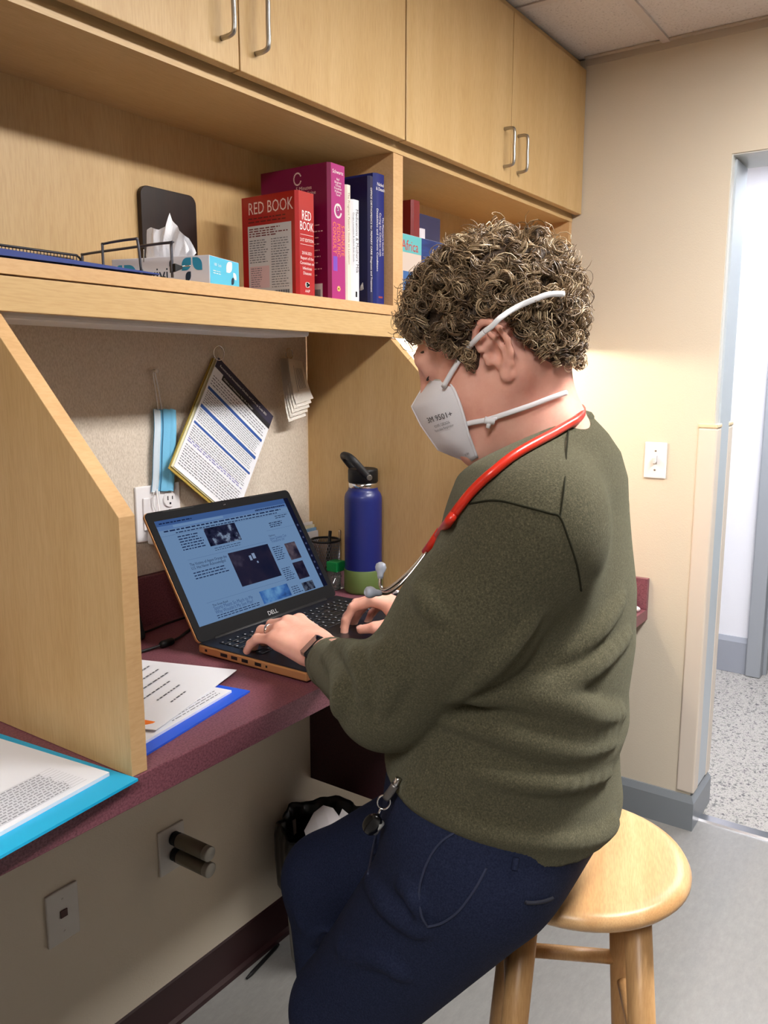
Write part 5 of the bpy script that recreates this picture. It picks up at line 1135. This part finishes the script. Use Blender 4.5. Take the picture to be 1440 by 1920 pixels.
# ================================================================== respirator mask worn by the person
rs = [0, .25, .5, .75, 1]; rid = np.array([(.098, 0, .030), (.142, 0, .006), (.143, 0, -.022), (.138, 0, -.062), (.106, 0, -.100)]); edg = np.array([(.066, .055, .006), (.064, .066, -.018), (.067, .069, -.042), (.075, .063, -.068), (.084, .047, -.098)])
ridp = np.array([np.array([np.interp(q, rs, rid[:, i]) for i in range(3)]) for q in np.linspace(0, 1, 33)]); edgp = smooth_path(edg, 8); sg = np.linspace(0, 1, 33)
def maskp(s_, r_):
    a = abs(r_); sgn = 1 if r_ >= 0 else -1
    ri = np.array([np.interp(s_, sg, ridp[:, i]) for i in range(3)]); ed = np.array([np.interp(s_, sg, edgp[:, i]) for i in range(3)]); ed = ed * (1, sgn, 1)
    q = ri * (1 - a) + ed * a; q = q + np.array([.002, sgn * .011, 0]) * math.sin(math.pi * a)
    return H(*q)
mw = mat('mask_white', (232, 232, 238), .85, spec=.15, bump=.25, bscale=900)
t = thing('respirator_mask', 'white folded respirator mask worn over nose and mouth', 'face mask', tuple(maskp(.5, 0)))
sh = mk('shell', ggrid(lambda i, j: maskp(i, j * 2 - 1), 25, 41), mw, t, smooth=True); sd_ = sh.modifiers.new('solid', 'SOLIDIFY'); sd_.thickness = .0016; sd_.offset = 0
mk('edge_band', gtube([maskp(s_, .985) for s_ in np.linspace(0, 1, 25)], .0020, 7), mw, t, smooth=True); mk('edge_band', gtube([maskp(s_, -.985) for s_ in np.linspace(0, 1, 25)], .0020, 7), mw, t, smooth=True)
mk('centre_seam', gtube([maskp(s_, 0) for s_ in np.linspace(0, 1, 25)], .0018, 7), mw, t, smooth=True)
mk('nose_clip', gtube([maskp(.03, r_) for r_ in np.linspace(-.75, .75, 17)], .0016, 6), mat('nose_clip_metal', (205, 205, 198), .4, .4), t, smooth=True)
mk('weld_line', gtube([maskp(.16 + .03 * k, .12 + .09 * k) for k in range(9)], .0007, 5), mat('weld_grey', (200, 200, 208), .8), sh); mk('weld_line', gtube([maskp(.80 - .02 * k, .10 + .09 * k) for k in range(9)], .0007, 5), MATS['weld_grey'], sh)
def mtext(body, size, r0, s0, mt, nm):
    g = gtext(body, size, 'CENTER', 1.0); V = np.array([maskp(s0 - v[1] / .118, r0 + v[0] / .085) for v in g[0]])
    out = np.array([hl[0], hl[1], 0]) * .0022 + hf * .0012; mk(nm, (V + out, g[1]), mt, sh)
mtext('3M 9501+', .0115, .56, .50, ink_dark, 'lettering'); mtext('KN95 GB2626', .0050, .56, .565, ink, 'lettering'); mtext('Particulate Respirator', .0044, .56, .605, ink, 'lettering'); mtext('Air Safety', .004, .72, .93, ink, 'lettering')
def strap(px, fn, off, nm, w_=.0034):
    P_ = smooth_path(cast(fn, px, off), 6); d = -raydir(930, 660); mk(nm, gtube(P_, w_, 8, flat=(d, .35)), rubber_w, t, smooth=True)
hat = lambda p: np.minimum(headsdf(p), cap_sdf(p))
strap([(831, 726), (853, 688), (872, 660), (893, 636), (908, 622)], headsdf, .006, 'upper_strap')
strap([(908, 622), (923, 611), (938, 596), (969, 576), (1006, 560), (1030, 552), (1057, 551)], hat, .024, 'upper_strap')
strap([(850, 803), (883, 793), (914, 787), (954, 774), (993, 761), (1036, 745), (1062, 736)], headsdf, .005, 'lower_strap')
kn = cast(headsdf, [(918, 789)], .008)[0]
mk('knot', join(gtube([kn - RR * .006 + ZZ * .001, kn + RR * .006 - ZZ * .001], .0045, 8), gtube([kn, kn - ZZ * .009 - RR * .002], [.0035, .0025], 8), gtube([kn, kn + RR * .009 + ZZ * .003], [.0035, .002], 8)), rubber_w, t, smooth=True)

# ================================================================== stethoscope
t = thing('stethoscope', 'red tubed stethoscope hung around the neck with grey ear tips', 'stethoscope', tuple(at(905, 890, 1.05)))
red = mat('stethoscope_red', (206, 42, 22), .35, coat=.2)
body_s = lambda p: np.minimum(sweater(p), headsdf(p))
near = cast(body_s, [(1060, 799), (1036, 813), (1000, 832), (960, 856), (925, 884), (905, 901), (884, 922), (866, 944), (852, 963), (839, 981)], .006)
front = np.array([at(822, 1004, 1.115), at(803, 1030, 1.13)])
rear = np.array([at(1080, 787, 1.015), at(1090, 775, 1.045), at(1084, 764, 1.12), at(1040, 776, 1.22), at(985, 830, 1.26), at(925, 905, 1.285)])
mk('tubing', gtube(smooth_path(np.vstack([front[::-1], near[::-1], rear]), 6), .0056, 12), red, t, smooth=True)
yk = at(801, 1032, 1.13)
mk('yoke', gtube([at(828, 996, 1.114), yk + (at(790, 1048, 1.14) - yk) * .3], [.0075, .0062], 12), red, t, smooth=True)
for pts, nm in (([(801, 1032, 1.13), (775, 1064, 1.145), (745, 1092, 1.16), (722, 1106, 1.17), (713, 1098, 1.175), (713, 1080, 1.18)], 0), ([(801, 1034, 1.125), (772, 1072, 1.12), (748, 1098, 1.115), (728, 1112, 1.11), (710, 1112, 1.105)], 1)):
    P_ = smooth_path([at(*q) for q in pts], 6); mk('ear_tube', gtube(P_, .0024, 10), chrome, t, smooth=True)
    e = P_[-1]; d = P_[-1] - P_[-4]; mk('ear_tip', glathe([(.0035, -.004), (.0045, .0), (.0048, .004), (.0075, .009), (.0082, .013), (.0070, .0175), (.0035, .020), (.0028, .0185), (.0001, .016)], e, 20, d), mat('ear_tip_grey', (176, 182, 196), .4), t, smooth=True)

# ================================================================== watch and ring
fwd, th, up = hlf
wc = Wl + fl * .004; nrm = up * math.cos(.62) - th * math.sin(.62); nrm -= fl * (nrm @ fl); nrm /= np.linalg.norm(nrm); sd2 = np.cross(fl, nrm)
t = thing('wrist_watch', 'black square smart watch on the left wrist', 'watch', tuple(wc + nrm * .03))
bc_ = wc + nrm * .0325
cs = mk('case', obox(bc_, sd2 * .0215, fl * .0185, nrm * .0052), mat('watch_case', (54, 56, 58), .25, .8), t, bevel=.005, seg=4)
mk('glass', obox(bc_ + nrm * .0048, sd2 * .0190, fl * .0160, nrm * .0012), mat('watch_glass', (10, 12, 16), .06), cs, bevel=.001, seg=3)
mk('crown', glathe([(.0032, 0), (.0032, .003), (.0001, .0032)], bc_ + sd2 * .0 + fl * .0185, 12, fl), steel, cs)
angs = np.linspace(.62, 2 * math.pi - .62, 30)
mk('band', (lambda g: g)(gtube([wc + nrm * (.0315 * math.cos(a)) + sd2 * (.0335 * math.sin(a)) for a in angs], .0105, 10, flat=(np.array([nrm * math.cos(a) + sd2 * math.sin(a) for a in angs]), .17))), mat('watch_band', (58, 60, 44), .8), t, smooth=True)
j0, j1 = hlj['r'][0], hlj['r'][1]; cr_ = j0 * .45 + j1 * .55; ad = (j1 - j0) / np.linalg.norm(j1 - j0)
rg = mk('finger_ring', glathe([(.0097, -.0028), (.0108, -.0028), (.0113, 0), (.0108, .0028), (.0097, .0028), (.0097, -.0028)], cr_, 28, ad), chrome, smooth=True); tag(rg, 'plain silver ring on the left ring finger', 'ring')
nail = mat('fingernail', (232, 178, 160), .25)
for jj, fr3 in ((hlj, hlf), (hrj, hrf)):
    for key, ch in jj.items():
        a_, b_ = ch[-2], ch[-1]; d = (b_ - a_) / np.linalg.norm(b_ - a_); sdv = np.cross(d, fr3[1] if key != 't' else fr3[2]); 
        n_ = fr3[2] - d * (fr3[2] @ d); n_ /= np.linalg.norm(n_)
        if key == 't': n_ = (n_ + fr3[1] * .5 - d * ((n_ + fr3[1] * .5) @ d)); n_ /= np.linalg.norm(n_)
        s3 = np.cross(d, n_); rr3 = .0079 if key != 'p' else .0070
        if key == 't': rr3 = .0094
        mk('fingernail', ggrid(lambda i, j: b_ + d * (.0015 + .0052 * (2 * i - 1) * math.sqrt(max(0, 1 - .5 * (2 * j - 1) ** 2))) + s3 * (rr3 * .72 * (2 * j - 1)) + n_ * (rr3 * math.sqrt(max(0, 1 - (.72 * (2 * j - 1)) ** 2)) + .0003 - .0018 * i * i), 7, 7), nail, person, smooth=True)

# ================================================================== keys on the belt
t = thing('key_fob', 'black key fob on a metal clip hanging from the trouser waist', 'key fob', tuple(cast(trousers, [(700, 1540)], .020)[0]))
kp = cast(trousers, [(748, 1458), (741, 1472), (733, 1484), (724, 1496), (718, 1508), (712, 1522), (706, 1534), (690, 1558)], .020)
mk('clip', gtube(smooth_path(kp[:2], 3), .004, 8), chrome, t, smooth=True)
mk('strap', gtube(smooth_path(kp[1:4], 4), .0055, 8, flat=(raydir(720, 1500), .4)), mat('worn_metal', (110, 106, 104), .4, .7), t, smooth=True)
c_ = (kp[3] + kp[4] * 2) / 3; d1 = kp[5] - kp[3]; d1 /= np.linalg.norm(d1); d2 = np.cross(d1, raydir(720, 1500)); d2 /= np.linalg.norm(d2)
mk('split_ring', gtube([c_ + d1 * .010 * math.cos(a) + d2 * .008 * math.sin(a) for a in np.linspace(0, 6.283, 25)[:-1]], .0012, 7, closed=True), chrome, t, smooth=True)
mk('chain_link', gtube([kp[5] - d1 * .006, kp[6] - d1 * .004], .0018, 8), chrome, t, smooth=True)
fc_ = (kp[6] + kp[7]) / 2; dd = kp[7] - kp[6]; L_ = np.linalg.norm(dd); dd /= L_; ww = np.cross(dd, raydir(700, 1545)); ww /= np.linalg.norm(ww); nn = np.cross(dd, ww)
def fob(i, j):
    a = i * 2 * math.pi; b_ = (j - .5) * math.pi
    return fc_ + dd * (.026 * math.sin(b_)) + ww * (.012 * math.cos(b_) ** .7 * math.cos(a)) + nn * (.0065 * math.cos(b_) ** .7 * math.sin(a))
mk('fob', ggrid(fob, 25, 13), mat('fob_black', (10, 10, 12), .2), t, smooth=True)
mk('fob_inlay', gtube([fc_ - dd * .018 + ww * .0085, fc_ + dd * .012 + ww * .0085], .004, 8), mat('fob_grey', (170, 170, 168), .35, .5), t, smooth=True)
